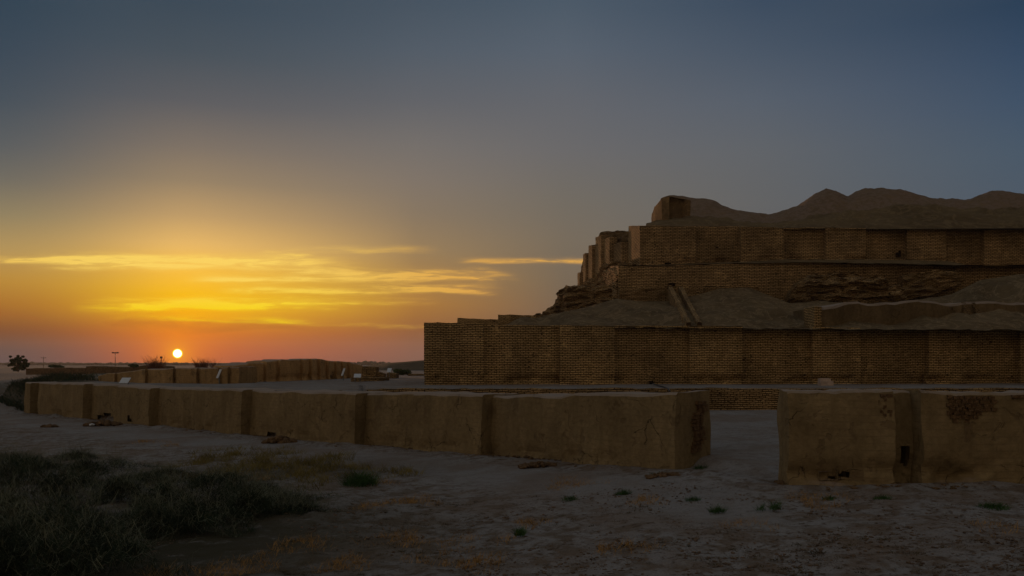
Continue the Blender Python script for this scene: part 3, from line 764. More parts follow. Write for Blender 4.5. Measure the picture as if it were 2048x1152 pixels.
# brick lined drain chutes on the earth bank
def chute(c0, c1, wpx):
    """c0/c1 = (px, row, depth) upper and lower ends"""
    n_ = 44; Vb, Fb = [], []
    prof = [(-.5,-.8),(-.5,.0),(-.46,.26),(-.19,.26),(-.17,-.32),(.17,-.32),(.19,.26),(.46,.26),(.5,.0),(.5,-.8)]
    uv = []
    for i in range(n_ + 1):
        t = i / n_; D_ = c0[2] + (c1[2] - c0[2]) * t; px = c0[0] + (c1[0] - c0[0]) * t; py = c0[1] + (c1[1] - c0[1]) * t
        X = wx(px, D_); Z = wz(py, D_); wd = wpx / F * D_
        for k, (u_, v_) in enumerate(prof):
            Vb.append((X + u_ * wd + random.uniform(-.03, .03), D_ + random.uniform(-.03, .03), Z + v_ + random.uniform(-.05, .05))); uv.append((u_ * wd * 1.0 + (v_ if k in (0,1,8,9) else 0), t * 13))
    m_ = len(prof)
    for i in range(n_):
        for k in range(m_ - 1): Fb.append((i*m_+k, i*m_+k+1, (i+1)*m_+k+1, (i+1)*m_+k))
    Fb.append(tuple(range(m_))); Fb.append(tuple(n_*m_+k for k in range(m_))[::-1])
    ob = link_mesh('drain_chute', Vb, Fb, BRICK_ROUGH, uv=uv); to_local(ob, zig)
chute((1351, 579, 75.2), (1388, 652, 59.3), 32)
chute((1936, 612, 63.4), (1962, 653, 61.9), 30)

# summit mound: two ridges
R1 = curve([(1290,452),(1303,450),(1312,446),(1335,443),(1360,436),(1400,434),(1450,438),(1540,444),(1570,437),(1620,428),(1660,424),(1740,420),(1800,412),(1860,408),(1900,410),(1950,410),(2048,412),(2400,420)])
R2 = curve([(1290,470),(1306,452),(1312,420),(1325,398),(1340,391),(1360,393),(1378,397),(1410,398),(1428,402),(1440,409),(1460,417),(1500,425),(1538,430),(1570,422),(1594,415),(1612,402),(1630,388),(1652,379),(1672,384),(1696,395),(1712,386),(1730,378),(1760,379),(1812,383),(1845,394),(1870,400),(1900,403),(1942,403),(1962,394),(1985,382),(2020,384),(2048,388),(2120,400),(2400,420)])
R2_soft = lambda p: R2(p)
def zsum(PX, DD, XX):
    z0 = ZC + (HY - T3T(PX)) / F * (T3(PX)) - .10
    r1 = ZC + (HY - R1(PX)) / F * 92.0
    r2 = ZC + (HY - R2(PX)) / F * 104.0
    left = 1 - sstep(PX, 1440, 1580)
    t1 = sstep(DD, 81.5, 93); 
    za = z0 + (r1 - z0) * (np.clip((DD - 81.8) / 10.2, 0, 1) ** .8)
    dip = -.5 * np.exp(-((DD - 96) / 2.5) ** 2) * (1 - left)
    t2 = sstep(DD, 92.5, 104) * (1 - .0 * left)
    zz = np.where(DD < 92, za, r1 + (r2 - r1) * t2) + dip
    zz = zz - np.maximum(0, DD - 104) ** 1.2 * .35
    nn = .55 * fbm(XX * .22, DD * .22, 3.0, 4) + .12 * fbm(XX * 1.1, DD * 1.1, 9.0, 3)
    return zz + nn * np.clip(1 - np.abs(DD - 104) / 1.5, 0, 1) * .45 + nn * (np.abs(DD - 104) > 1.5) * sstep(DD, 82, 85) + .22 * fbm(XX * 1.3, DD * 1.3, 4.0, 4) * sstep(DD, 82, 85) - .5 * np.abs(fbm(XX * .45, DD * .10, 5.0, 3)) * sstep(DD, 83, 88) * (1 - sstep(DD, 98, 103))
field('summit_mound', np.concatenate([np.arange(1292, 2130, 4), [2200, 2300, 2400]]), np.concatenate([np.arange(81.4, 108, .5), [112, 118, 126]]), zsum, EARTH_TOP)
wall('summit_brick_core', [(wx(1302, 99), 99), (wx(1311, 93), 93), (wx(1323, 90.6), 90.6), (wx(1338, 90.2), 90.2), (wx(1339, 91.4), 91.4), (wx(1347, 91.4), 91.4)],
     curve([(1301,440),(1306,420),(1310,412),(1316,408),(1322,398),(1330,393),(1347,392)]), curve([(1290,470),(1400,470)]), 3.0, lambda x_, y_: (.75, .66), BRICK_ROUGH, step=.2, vstep=.15, amp=.10, sc=1.2, jag=.15, jsc=1.5, strata=.10, parent=zig)
bpy.context.view_layer.update()

# small pale block and cable on the paved terrace
def single(name, items, mat, label, cat, group=None, loc=None):
    ob = boxes(name, items, mat); 
    return tag(ob, label, cat, group)
X, Y = wx(1651, 56), 56.0
single('stone_step', [((X, Y, float(gz(X, Y)) + .13), (1,0,0), (0,1,0), (0,0,1), .40, .3, .16, .02), ((X + .05, Y + .35, float(gz(X, Y)) + .2), (1,0,0), (0,1,0), (0,0,1), .33, .25, .24, .02)], M_STONE,
       'small pale stone step on the paved strip at the foot of the brick wall', 'step')

# ------------------------------------------------------------------ middle distance walls
MD = curve([(180, 76), (235, 71), (300, 67.5), (430, 65), (480, 65.5)])
ma = empty('enclosure_wall', (wx(300, 67), 67, 1.5))
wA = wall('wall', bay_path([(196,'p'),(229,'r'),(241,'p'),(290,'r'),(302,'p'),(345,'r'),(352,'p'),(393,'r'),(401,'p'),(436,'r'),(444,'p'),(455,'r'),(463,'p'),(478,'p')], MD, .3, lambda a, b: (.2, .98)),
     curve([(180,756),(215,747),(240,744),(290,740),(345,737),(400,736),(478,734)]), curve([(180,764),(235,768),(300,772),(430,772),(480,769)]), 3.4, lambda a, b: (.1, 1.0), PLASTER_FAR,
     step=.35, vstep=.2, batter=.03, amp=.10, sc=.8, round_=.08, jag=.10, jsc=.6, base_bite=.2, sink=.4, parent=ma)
tag(ma, 'low buttressed mud wall in the middle distance directly below the setting sun', 'wall')
mb = empty('enclosure_wall', (wx(600, 78), 78, 1.5))
NB = curve([(455, 68), (540, 72), (620, 78), (728, 90)])
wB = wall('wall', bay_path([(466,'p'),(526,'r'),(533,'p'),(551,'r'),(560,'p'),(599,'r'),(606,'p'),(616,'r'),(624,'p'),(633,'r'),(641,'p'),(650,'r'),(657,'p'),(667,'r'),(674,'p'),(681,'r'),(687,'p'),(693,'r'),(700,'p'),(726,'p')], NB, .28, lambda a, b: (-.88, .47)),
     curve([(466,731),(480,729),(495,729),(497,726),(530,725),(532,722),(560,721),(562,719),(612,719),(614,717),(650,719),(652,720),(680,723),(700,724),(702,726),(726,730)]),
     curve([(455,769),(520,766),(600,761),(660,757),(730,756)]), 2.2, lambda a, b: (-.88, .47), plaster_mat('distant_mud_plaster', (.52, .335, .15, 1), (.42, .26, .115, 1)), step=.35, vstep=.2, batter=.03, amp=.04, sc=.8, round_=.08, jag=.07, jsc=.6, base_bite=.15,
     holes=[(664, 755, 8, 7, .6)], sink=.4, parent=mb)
tag(mb, 'taller distant mud wall with many narrow dark buttress recesses, rising left of the ziggurat', 'wall')
# stepped brick stump
stp = empty('brick_stump', (wx(737, 70), 70, ZC - 1.65))
D_ = 71.0
wall('lower_course', [(wx(702, D_), D_), (wx(718, D_ - .4), D_ - .4), (wx(758, D_ - .5), D_ - .5), (wx(769, D_ + .2), D_ + .2)], curve([(700,756),(720,754),(770,756)]), curve([(700,765),(770,767)]), 3.0, lambda a, b: (0, 1), BRICK_ROUGH, step=.2, vstep=.1, amp=.05, sc=2, jag=.05, strata=.12, parent=stp, sink=.3)
wall('upper_course', [(wx(724, 73), 73), (wx(752, 73), 73)], curve([(720,733),(752,734)]), curve([(720,757),(760,757)]), 1.6, lambda a, b: (0, 1), BRICK_ROUGH, step=.25, vstep=.1, amp=.05, sc=2, jag=.06, strata=.1, parent=stp)
wall('side_step', [(wx(750, 73.6), 73.6), (wx(768, 73.6), 73.6)], curve([(745,741),(770,748)]), curve([(745,757),(770,757)]), 1.6, lambda a, b: (0, 1), BRICK_ROUGH, step=.2, vstep=.1, amp=.06, sc=2, jag=.12, strata=.1, parent=stp)
tag(stp, 'stepped brick stump on the open ground between the distant wall and the ziggurat corner', 'ruin')
def lowwall(a_, b_, D_, t0, t1, bt, th, mat, label, nm='low_wall'):
    ob = wall(nm, [(wx(a_, D_), D_), (wx(b_, D_), D_)], curve([(a_, t0), (b_, t1)]), curve([(a_, bt), (b_, bt)]), th, lambda a, b: (0, 1), mat, step=.5, vstep=.25, amp=.15, sc=.6, jag=.35, jsc=.25, round_=.1, sink=.5)
    return tag(ob, label, 'wall')
lowwall(815, 850, 100, 748, 748, 752, 1.5, BRICK_ROUGH, 'short low brick wall on pale ground just left of the ziggurat corner')
lowwall(774, 792, 84, 742, 745, 748, 2, BRICK_ROUGH, 'crumbled brick edge behind the stepped stump')
lowwall(52, 178, 150, 736, 735, 744, 4, RUBBLE, 'dark low earth wall right of the lone tree')
lowwall(173, 330, 140, 731, 733, 741, 4, RUBBLE, 'long low dark wall in the distance under the lamp mast')
# far hill to the right of the distant walls
def zhill(PX, DD, XX):
    y_ = np.interp(PX, [560, 725, 780, 848, 1100], [741, 734, 726, 720, 713])
    zt_ = ZC + (HY - y_) / F * 230
    t = sstep(DD, 165, 230) * (1 - sstep(DD, 245, 330))
    return (ZC - 1.7) + (zt_ - ZC + 1.7) * t + .25 * fbm(XX * .08, DD * .08, 2, 3) * t - (1 - t) * 1.2 * (DD > 240)
hl = field('hill', np.arange(600, 1400, 10), np.concatenate([np.arange(163, 250, 4), np.arange(255, 340, 12)]), zhill, HILLM, parent=None)
tag(hl, kind='structure')

# ------------------------------------------------------------------ blades, twigs, leaves
def blades(name, P, H, lean, width, mat, segs=3, curl=.5, parent=None, jit=.12):
    """P (n,3) roots, H (n) lengths"""
    n_ = len(P); az = rng.random(n_) * 2 * np.pi; ln = lean * rng.random(n_) ** .7
    d = np.stack([np.cos(az) * ln, np.sin(az) * ln, np.ones(n_)], -1); d /= np.linalg.norm(d, axis=1)[:, None]
    sd_ = np.stack([-np.sin(az + 1.2), np.cos(az + 1.2), np.zeros(n_)], -1)
    rings = []
    p = P.copy()
    for k in range(segs + 1):
        wd = width * (1 - k / segs * .85)
        rings.append(p - sd_ * wd / 2); rings.append(p + sd_ * wd / 2)
        dd = d + np.stack([np.cos(az), np.sin(az), -np.ones(n_) * .4], -1) * curl * (k / segs) + rng.normal(0, jit, (n_, 3))
        p = p + dd * (H / segs)[:, None]
    Vb = np.stack(rings, 1).reshape(-1, 3); m_ = 2 * (segs + 1)
    base = (np.arange(n_) * m_)[:, None]
    Fb = np.concatenate([base + np.array([2*k, 2*k+1, 2*k+3, 2*k+2])[None] for k in range(segs)])
    return link_mesh(name, Vb, Fb, mat, parent=parent)
def scatter(centers, n_per, spread):
    """centers: list of (x,y,r) -> ground points"""
    out = []
    for (cx, cy, r) in centers:
        k = int(n_per * r * r)
        a_ = rng.random(k) * 2 * np.pi; q = r * np.sqrt(rng.random(k)) * (1 + .35 * np.sin(3 * a_ + cx))
        xx = cx + np.cos(a_) * q; yy = cy + np.sin(a_) * q * spread
        out.append(np.stack([xx, yy], -1))
    P = np.concatenate(out)
    return P
def groundz(P): return gz(P[:, 0], P[:, 1]) + .11 * fbm(P[:, 0] * .35, P[:, 1] * .35, 1.0, 3) * (front_dist(P[:, 0], P[:, 1]) < 0) + .0
def patch(px, py, rx):
    X, Y, Z = gpt(px, py); return (X, Y, rx * Y / F)
# dry orange grass
dry = [patch(*p) for p in [(790,1078,60),(580,1100,62),(690,1128,50),(830,1002,50),(740,1015,30),(470,1138,70),(330,1150,60),(900,1090,60),(1000,1080,30),(1060,1045,35),(620,1082,40),(560,1010,28),(520,960,26),
     (300,885,30),(340,893,22),(860,1118,50),(960,1128,60),(1150,965,60),(760,968,30),(1640,1000,60),(1300,1004,40),(1500,1050,50),(2000,1060,50),(1240,1100,60)]]
Pd = scatter(dry, 1700, 1.3); nz_ = fbm(Pd[:, 0] * 1.8, Pd[:, 1] * 1.8, 3, 3); Pd = Pd[nz_ > rng.normal(-.05, .25, len(Pd))]
ob = blades('dry_grass', np.column_stack([Pd, groundz(Pd) - .02]), .07 + .17 * rng.random(len(Pd)) ** 1.5, 1.0, .012, M_DRY)
tag(ob, kind='stuff'); ob['label'] = 'sparse dry orange grass on the bare foreground ground'; ob['category'] = 'grass'
# yellow green grass
yg = [patch(*p) for p in [(380,930,50),(560,905,40),(730,950,50),(800,950,40),(350,960,40),(640,965,50),(450,915,60),(540,925,80),(620,935,70),(480,945,60),(420,905,40),(690,940,40),(590,955,50),(500,905,40),(660,918,40)]]
Pg = scatter(yg, 800, 2.0); nz_ = fbm(Pg[:, 0] * .9, Pg[:, 1] * .9, 3, 3); Pg = Pg[nz_ > rng.normal(-.05, .12, len(Pg))]
bk = scatter([(-43, 76, 4.5), (-47, 84, 5.0), (-51, 90, 5), (-55, 97, 5), (-40.5, 71.5, 2.5)], 45, 1.4); bk = bk[front_dist(bk[:, 0], bk[:, 1]) > -.3]
ob = blades('grass', np.column_stack([Pg, groundz(Pg) - .02]), .10 + .26 * rng.random(len(Pg)), 1.0, .02, M_YG)
tag(ob, kind='stuff'); ob['label'] = 'patch of yellow green grass between the path and the thorn scrub'; ob['category'] = 'grass'
ob = blades('bank_scrub', np.column_stack([bk, gz(bk[:, 0], bk[:, 1]) - .05]), .25 + .6 * rng.random(len(bk)), 1.1, .09, M_SCRUB)
tag(ob, kind='stuff'); ob['label'] = 'dark scrub covering the earth bank at the left end of the wall'; ob['category'] = 'scrub'
# thorn scrub: tangled wiry mounds
def scrubfield():
    C = []
    pts = [(60,1150,.75),(160,1140,.7),(20,1100,.8),(120,1090,.85),(220,1095,.6),(20,1040,.9),(110,1035,.95),(210,1040,.9),(300,1050,.8),(390,1050,.6),(450,1040,.45),
           (40,990,.9),(140,985,.9),(240,990,.85),(330,1000,.8),(420,1010,.7),(500,1020,.5),(60,950,.7),(170,945,.6),(280,955,.6),(380,965,.55),(460,980,.5),(540,1000,.4),(10,1148,.9),(-40,1080,.9),(-60,1140,.9),(-60,1000,.9),(510,975,.35),(90,925,.4),(220,925,.35),(330,935,.3),(30,910,.35),(150,905,.25),(-10,935,.6),(440,950,.25),(560,990,.3),(590,1010,.2)]
    roots, H = [], []
    for (px, py, h) in pts:
        X, Y, Z = gpt(px, min(py + 14, 1200)); r = .55 + .6 * random.random(); h *= random.uniform(.5, 1.7)
        k = 3600
        a_ = rng.random(k) * 2 * np.pi; q = r * rng.random(k) ** .75 * (1 + .3 * np.sin(4 * a_ + X * 3))
        xx, yy = X + np.cos(a_) * q * 1.35, Y + np.sin(a_) * q
        zz = gz(xx, yy) + h * .8 * np.maximum(0, 1 - (q / r) ** 2) * rng.random(k) ** .6
        keepm = fbm(xx * 1.4, yy * 1.4, 2.0, 3) > rng.normal(-.12, .12, k)
        roots.append(np.stack([xx, yy, zz], -1)[keepm]); H.append(((.10 + .26 * rng.random(k)) * (.5 + h * .6))[keepm])
    return np.concatenate(roots), np.concatenate(H)
Rr, Hh = scrubfield()
ob = blades('thorn_scrub', Rr, Hh * (.35 + .7 * rng.random(len(Hh))), 2.6, .012, M_SCRUB, segs=4, curl=.8, jit=.9)
tag(ob, kind='stuff'); ob['label'] = 'dense dark tangle of thorn scrub filling the lower left corner'; ob['category'] = 'scrub'
sel = rng.random(len(Rr)) < .07
ob = blades('dry_twigs', Rr[sel] + np.array([0, 0, .05]), Hh[sel] * 2.4 + .1, 2.2, .011, M_TWIG, segs=7, curl=.6, jit=.9)
tag(ob, kind='stuff'); ob['label'] = 'pale dry wiry stems tangled over the thorn scrub'; ob['category'] = 'twigs'

# low dark tufts dotted over the bare ground
kc = 900
Dc_ = 11.6 + 12.5 * rng.random(kc) ** 1.3; pc_ = 560 + rng.random(kc) * 1600
xc_ = (pc_ - 1024) / F * Dc_
okc = (fbm(xc_ * .45, Dc_ * .45, 9, 3) > rng.normal(-.02, .14, kc)) & (front_dist(xc_, Dc_) < -.6)
cc_ = np.column_stack([xc_, Dc_])[okc]
rp_ = np.repeat(cc_, 34, axis=0) + rng.normal(0, 1, (len(cc_) * 34, 2)) * np.repeat(.03 + .09 * rng.random((len(cc_), 1)) ** 2, 34, axis=0) * np.array([1.5, .8])
M_LOW = plain('low_tuft', (.085, .07, .035), var=.6, sc=1.5)
ob = blades('low_tufts', np.column_stack([rp_, groundz(rp_) - .01]), .02 + .06 * rng.random(len(rp_)), 1.6, .012, M_LOW, segs=2)
tag(ob, kind='stuff'); ob['label'] = 'tiny dark dry tufts dotted over the bare foreground'; ob['category'] = 'grass'
# clods and pebbles
def clods(name, P, s, mat, flat_=.55):
    ico = [(0,0,1),(.89,0,.45),(.28,.85,.45),(-.72,.53,.45),(-.72,-.53,.45),(.28,-.85,.45),(.72,.53,-.45),(-.28,.85,-.45),(-.89,0,-.45),(-.28,-.85,-.45),(.72,-.53,-.45),(0,0,-1)]
    fi = [(0,1,2),(0,2,3),(0,3,4),(0,4,5),(0,5,1),(1,6,2),(2,7,3),(3,8,4),(4,9,5),(5,10,1),(6,7,2),(7,8,3),(8,9,4),(9,10,5),(10,6,1),(11,7,6),(11,8,7),(11,9,8),(11,10,9),(11,6,10)]
    n_ = len(P); I_ = np.array(ico); a_ = rng.random(n_) * 6.28
    Vv = np.tile(I_[None], (n_, 1, 1)) * (1 + rng.normal(0, .18, (n_, 12, 1)))
    Vv *= np.stack([s * (1 + .5 * rng.random(n_)), s, s * flat_], -1)[:, None, :]
    c_, s_ = np.cos(a_)[:, None], np.sin(a_)[:, None]
    x2 = Vv[..., 0] * c_ - Vv[..., 1] * s_; y2 = Vv[..., 0] * s_ + Vv[..., 1] * c_
    Vv = np.stack([x2, y2, Vv[..., 2]], -1) + P[:, None, :]
    Fv = (np.arange(n_) * 12)[:, None, None] + np.array(fi)[None]
    return link_mesh(name, Vv.reshape(-1, 3), Fv.reshape(-1, 3), mat)
k = 20000
Dc = 11.8 + 12 * rng.random(k) ** 1.6; pc = rng.random(k) * 2200 - 60
xc = (pc - 1024) / F * Dc
cm = fbm(xc * .5, Dc * .5, 6, 3) + .25 * (pc > 900)
ok = (cm > rng.normal(.05, .12, k)) & (front_dist(xc, Dc) < -.5)
Pc = np.column_stack([xc, Dc])[ok]
CLOD = earth_mat('clod_earth', (.17, .12, .085, 1), (.12, .085, .06, 1), (.22, .17, .13, 1), 2.0)
ob = clods('clods', np.column_stack([Pc, groundz(Pc) + .005]), .010 + .035 * rng.random(len(Pc)) ** 4, CLOD)
tag(ob, kind='stuff'); ob['label'] = 'small earth clods and pebbles strewn over the foreground'; ob['category'] = 'clods'
# crumbled plaster along the foot of the near walls
ft = []
for (ax, ay), (bx_, by_) in zip(fpath[:-1], fpath[1:]):
    L = math.hypot(bx_ - ax, by_ - ay)
    for _ in range(int(L * 16)):
        t = random.random(); o_ = random.uniform(.02, .18) + abs(random.gauss(0, .28))
        ft.append((ax + (bx_ - ax) * t - fdir[0] * (o_ + .1), ay + (by_ - ay) * t - fdir[1] * (o_ + .1)))
for (ax, ay), (bx_, by_) in zip(rp[:-1], rp[1:]):
    L = math.hypot(bx_ - ax, by_ - ay)
    for _ in range(int(L * 34)):
        t = random.random(); o_ = random.uniform(.05, .2) + abs(random.gauss(0, .22))
        ft.append((ax + (bx_ - ax) * t, ay + (by_ - ay) * t - o_ - .08))
ft = np.array(ft); ft = ft[fbm(ft[:, 0] * .7, ft[:, 1] * .7, 8, 3) > rng.normal(.0, .15, len(ft))]
ob = clods('wall_foot_crumbs', np.column_stack([ft, groundz(ft) + .05]), .02 + .09 * rng.random(len(ft)) ** 3, RUBBLE, .6)
tag(ob, kind='stuff'); ob['label'] = 'crumbled plaster and soil along the foot of the near mud walls'; ob['category'] = 'rubble'
# rubble piles
def rubble(px, py, wpx, n_, smax, label, depthspread=.4, hgt=.2):
    X, Y, Z = gpt(px, py); wd = wpx / F * Y
    xx = X + (rng.random(n_) - .5) * wd; yy = Y + (rng.random(n_) - .5) * depthspread * 2
    f = 1 - np.abs(xx - X) / (wd * .5)
    zz = gz(xx, yy) + .04 + hgt * f * rng.random(n_)
    ob = clods('rubble_pile', np.stack([xx, yy, zz], -1), smax * (.35 + .65 * rng.random(n_)), RUBBLE, .7)
    return tag(ob, label, 'rubble')
rubble(560, 886, 60, 90, .22, 'dark rubble heap below the square hole in the plastered wall', .5, .28)
rubble(1075, 934, 72, 130, .10, 'loose brick rubble at the wall foot left of the gateway', .35, .12)
rubble(205, 851, 60, 80, .22, 'crumbled earth below the ragged hole near the left end of the wall', .5, .25)
rubble(98, 855, 26, 30, .16, 'small dark heap on the pale path at far left', .4, .15)
rubble(1600, 968, 90, 150, .10, 'dark debris at the foot of the wall just right of the gateway', .35, .12)
rubble(1330, 955, 70, 90, .09, 'broken plaster crumbs at the gateway corner of the long wall', .3, .10)

# green weeds, one thing each
def weed(px, py, wpx, hpx, label, mat=M_WEED, n_=240, nm='weed', wdt=None):
    X, Y, Z = gpt(px, py); r = wpx / F * Y * .5; h = hpx / F * Y
    a_ = rng.random(n_) * 6.28; q = r * rng.random(n_) ** .8 * .8
    xx, yy = X + np.cos(a_) * q, Y + np.sin(a_) * q * .8
    zz = gz(xx, yy) + h * .4 * rng.random(n_) * (1 - q / (r + .001))
    e = empty(nm, (X, Y, Z))
    w_ = wdt or max(.012, .8 / F * Y)
    ob = blades('leaves', np.stack([xx, yy, zz], -1), h * (.4 + .6 * rng.random(n_)), 1.2, w_, mat)
    to_local(ob, e)
    return tag(e, label, 'weed' if nm == 'weed' else 'bush', 'green weeds on the bare ground' if nm == 'weed' else None)
weed(720, 972, 90, 36, 'largest round green bush beside the yellow grass, left of centre', nm='bush', n_=900)
weed(1435, 1026, 40, 18, 'compact bright green weed right of centre below the gateway')
weed(1550, 1020, 30, 22, 'upright green weed with two sprigs, right of the compact weed', n_=140)
weed(1522, 1022, 26, 20, 'thin pale weed standing left of the upright green weed', n_=70)
weed(1246, 990, 40, 14, 'small spreading weed near the wall foot left of the gateway')
weed(1140, 1002, 46, 14, 'pale low weed on the ground left of the gateway', n_=140)
weed(1040, 1072, 26, 22, 'tiny dark weed alone on the bare foreground at centre')
weed(1386, 1002, 40, 12, 'flat green weed just below the gateway threshold', n_=160)
weed(1660, 1000, 40, 10, 'flat weed below the right hand wall, left of a similar pair', n_=200)
weed(1765, 1000, 44, 12, 'low green weed below the corner of the right hand wall', n_=240)
weed(1985, 1018, 80, 16, 'wide dark weed patch near the right edge', n_=400)
weed(400, 1046, 60, 22, 'dark green weed at the right edge of the thorn scrub', n_=300)
weed(1400, 938, 40, 10, 'grassy weed at the foot of the gateway jamb', n_=160)
weed(1320, 952, 60, 10, 'low weed along the corner of the long plastered wall', n_=200)
# distant shrubs
def leafy(nm, px, py, wpx, hpx, D_, label, cat, mat=M_LEAF, n_=1500, leaf=.10, trunk=True, lobes=None, zb=None):
    X = wx(px, D_); Zb = float(wz(py, D_)) if zb is None else zb
    wd, h = wpx / F * D_, hpx / F * D_
    e = empty(nm, (X, D_, Zb))
    P = []
    lobes = lobes or [(random.uniform(-.36, .36), random.uniform(-.3, .3), random.uniform(.35, .82), random.uniform(.14, .26)) for _ in range(11)]
    for (lx, ly, lz, lr) in lobes:
        k = int(n_ / len(lobes)); v = rng.normal(0, 1, (k, 3)); v /= np.linalg.norm(v, axis=1)[:, None]
        v *= (rng.random(k) ** .45)[:, None] * lr
        P.append(np.stack([X + (lx + v[:, 0]) * wd, D_ + (ly + v[:, 1]) * wd, Zb + (lz + v[:, 2] * 1.0) * h], -1))
    P = np.concatenate(P); n2 = len(P)
    d1 = rng.normal(0, 1, (n2, 3)); d1 /= np.linalg.norm(d1, axis=1)[:, None]; d2 = np.cross(d1, rng.normal(0, 1, (n2, 3))); d2 /= np.linalg.norm(d2, axis=1)[:, None]
    ls = leaf * (.6 + .8 * rng.random(n2))[:, None]
    Vv = np.stack([P - d1 * ls, P + d2 * ls * .5, P + d1 * ls, P - d2 * ls * .5], 1).reshape(-1, 3)
    ob = link_mesh('crown', Vv, np.arange(n2 * 4).reshape(-1, 4), mat); to_local(ob, e)
    if trunk:
        Vt, Ft = [], []
        for j in range(5):
            ax, ay = random.uniform(-.28, .28) * wd, random.uniform(-.2, .2) * wd
            for k in range(5):
                t = k / 4; rr = .09 * (1 - .7 * t) * (h / 3 + .3)
                for s_ in range(6):
                    an = s_ * math.pi / 3
                    Vt.append((ax * t + rr * math.cos(an), ay * t + rr * math.sin(an), t * h * .7 - .05))
            b0 = j * 30
            for k in range(4):
                for s_ in range(6): Ft.append((b0 + k*6 + s_, b0 + k*6 + (s_+1) % 6, b0 + (k+1)*6 + (s_+1) % 6, b0 + (k+1)*6 + s_))
        link_mesh('trunk', Vt, Ft, M_BARK, parent=e)
    return tag(e, label, cat)
leafy('tree', 36, 743, 46, 33, 150, 'lone leafy tree on the horizon at the far left', 'tree', n_=3000, leaf=.16,
      lobes=[(-.24,.0,.66,.13),(-.1,.1,.78,.11),(.12,-.1,.74,.13),(.24,.1,.66,.12),(.02,0,.55,.13),(-.22,0,.45,.12),(.2,0,.42,.12),(-.05,.1,.3,.15),(.15,.1,.2,.14),(-.18,.1,.15,.14),(-.38,0,.38,.07),(.44,0,.44,.07),(.36,0,.32,.08),(.0,0,.93,.05),(-.33,0,.9,.04),(.22,0,.9,.05),(.3,0,.52,.09)])
leafy('bush', 806, 752, 36, 14, 108, 'wide green bush on pale ground left of the ziggurat corner', 'bush', n_=1600, leaf=.16, mat=plain('bush_leaf', (.06, .085, .03), var=.4))
leafy('bush', 267, 737, 20, 9, 130, 'small dark rounded bush on the horizon between lamp mast and sun', 'bush', n_=900, leaf=.12)
leafy('bush', 110, 737, 32, 8, 158, 'flat dark bush on the low wall beside the utility pole', 'bush', n_=900, leaf=.14)
def bare(px, py, wpx, hpx, D_, label, n_=420):
    X = wx(px, D_); Z = float(wz(py, D_)); r = wpx / F * D_ * .5; h = hpx / F * D_
    e = empty('bare_shrub', (X, D_, Z)); a_ = rng.random(n_)
    xx = X + (a_ - .5) * r * 1.3; yy = D_ + (rng.random(n_) - .5) * r; nclump = np.abs(np.sin(a_ * 9 + px)) * .6 + .4
    ob = blades('twigs', np.stack([xx, yy, np.full(n_, Z - .1)], -1), h * 2.0 * nclump * (.5 + .5 * rng.random(n_)), .9, .05, M_BARE, segs=4, curl=.35); to_local(ob, e)
    return tag(e, label, 'shrub', 'leafless shrubs on the horizon')
bare(312, 737, 40, 17, 110, 'leafless reddish shrub on the horizon left of the sun beside a thin pole')
bare(402, 735, 34, 14, 100, 'spiky leafless shrub on the horizon right of the sun', 260)
bare(428, 734, 18, 15, 100, 'thin leaning leafless shrub at the left end of the taller distant wall', 60)

# poles
def cyl(p0, p1, r0, r1, n_=8):
    p0, p1 = Vector(p0), Vector(p1); d = (p1 - p0).normalized(); a_ = d.orthogonal().normalized(); b_ = d.cross(a_)
    V_ = [tuple(p0 + (a_ * math.cos(2*math.pi*i/n_) + b_ * math.sin(2*math.pi*i/n_)) * r0) for i in range(n_)] + [tuple(p1 + (a_ * math.cos(2*math.pi*i/n_) + b_ * math.sin(2*math.pi*i/n_)) * r1) for i in range(n_)]
    F_ = [(i, (i+1) % n_, n_ + (i+1) % n_, n_ + i) for i in range(n_)] + [tuple(range(n_))[::-1], tuple(range(n_, 2*n_))]
    return V_, F_
def parts(name, shapes, mat, parent):
    V_, F_ = [], []
    for v, f in shapes:
        o_ = len(V_); V_ += v; F_ += [tuple(o_ + k for k in q) for q in f]
    return link_mesh(name, V_, F_, mat, parent=parent)
def bx(c, hx, hy, hz, rx=0.0, rz=0.0):
    from mathutils import Matrix
    Mx = Matrix.Rotation(rz, 3, 'Z') @ Matrix.Rotation(rx, 3, 'X')
    V_ = [tuple(Vector(c) + Mx @ Vector((sx*hx, sy*hy, sz*hz))) for sx, sy, sz in ((-1,-1,-1),(1,-1,-1),(1,1,-1),(-1,1,-1),(-1,-1,1),(1,-1,1),(1,1,1),(-1,1,1))]
    return V_, list(BF)
def pole(nm, px, ty, D_, rad, label, cat, head):
    X = wx(px, D_); e = empty(nm, (X, D_, -1.0 if D_ > 250 else 0.3)); zt_ = float(wz(ty, D_)) - e.location.z
    parts('pole', [cyl((0,0,0), (0,0,zt_), rad, rad * .6)], M_DARK, e)
    head(e, zt_); return tag(e, label, cat)
def mast_head(e, z_):
    parts('light_ring', [cyl((0,0,z_-.15), (0,0,z_+.1), .75, .75, 14)], M_DARK, e)
    for k in range(6):
        a_ = k * math.pi / 3
        parts('floodlight', [bx((math.cos(a_)*.95, math.sin(a_)*.95, z_+.1), .32, .2, .2, .3, a_)], M_DARK, e)
def util_head(e, z_):
    parts('crossarm', [bx((0,0,z_-.5), .9, .07, .07)], M_DARK, e)
    for k in (-.8, 0, .8): parts('insulator', [cyl((k,0,z_-.43), (k,0,z_-.2), .06, .05, 6)], M_DARK, e)
pole('lamp_mast', 230.5, 706, 330, .17, 'tall floodlight mast with a wide head on the horizon left of the sun', 'lamp', mast_head)
pole('utility_pole', 87, 713, 300, .13, 'thin utility pole right of the lone tree', 'pole', util_head)
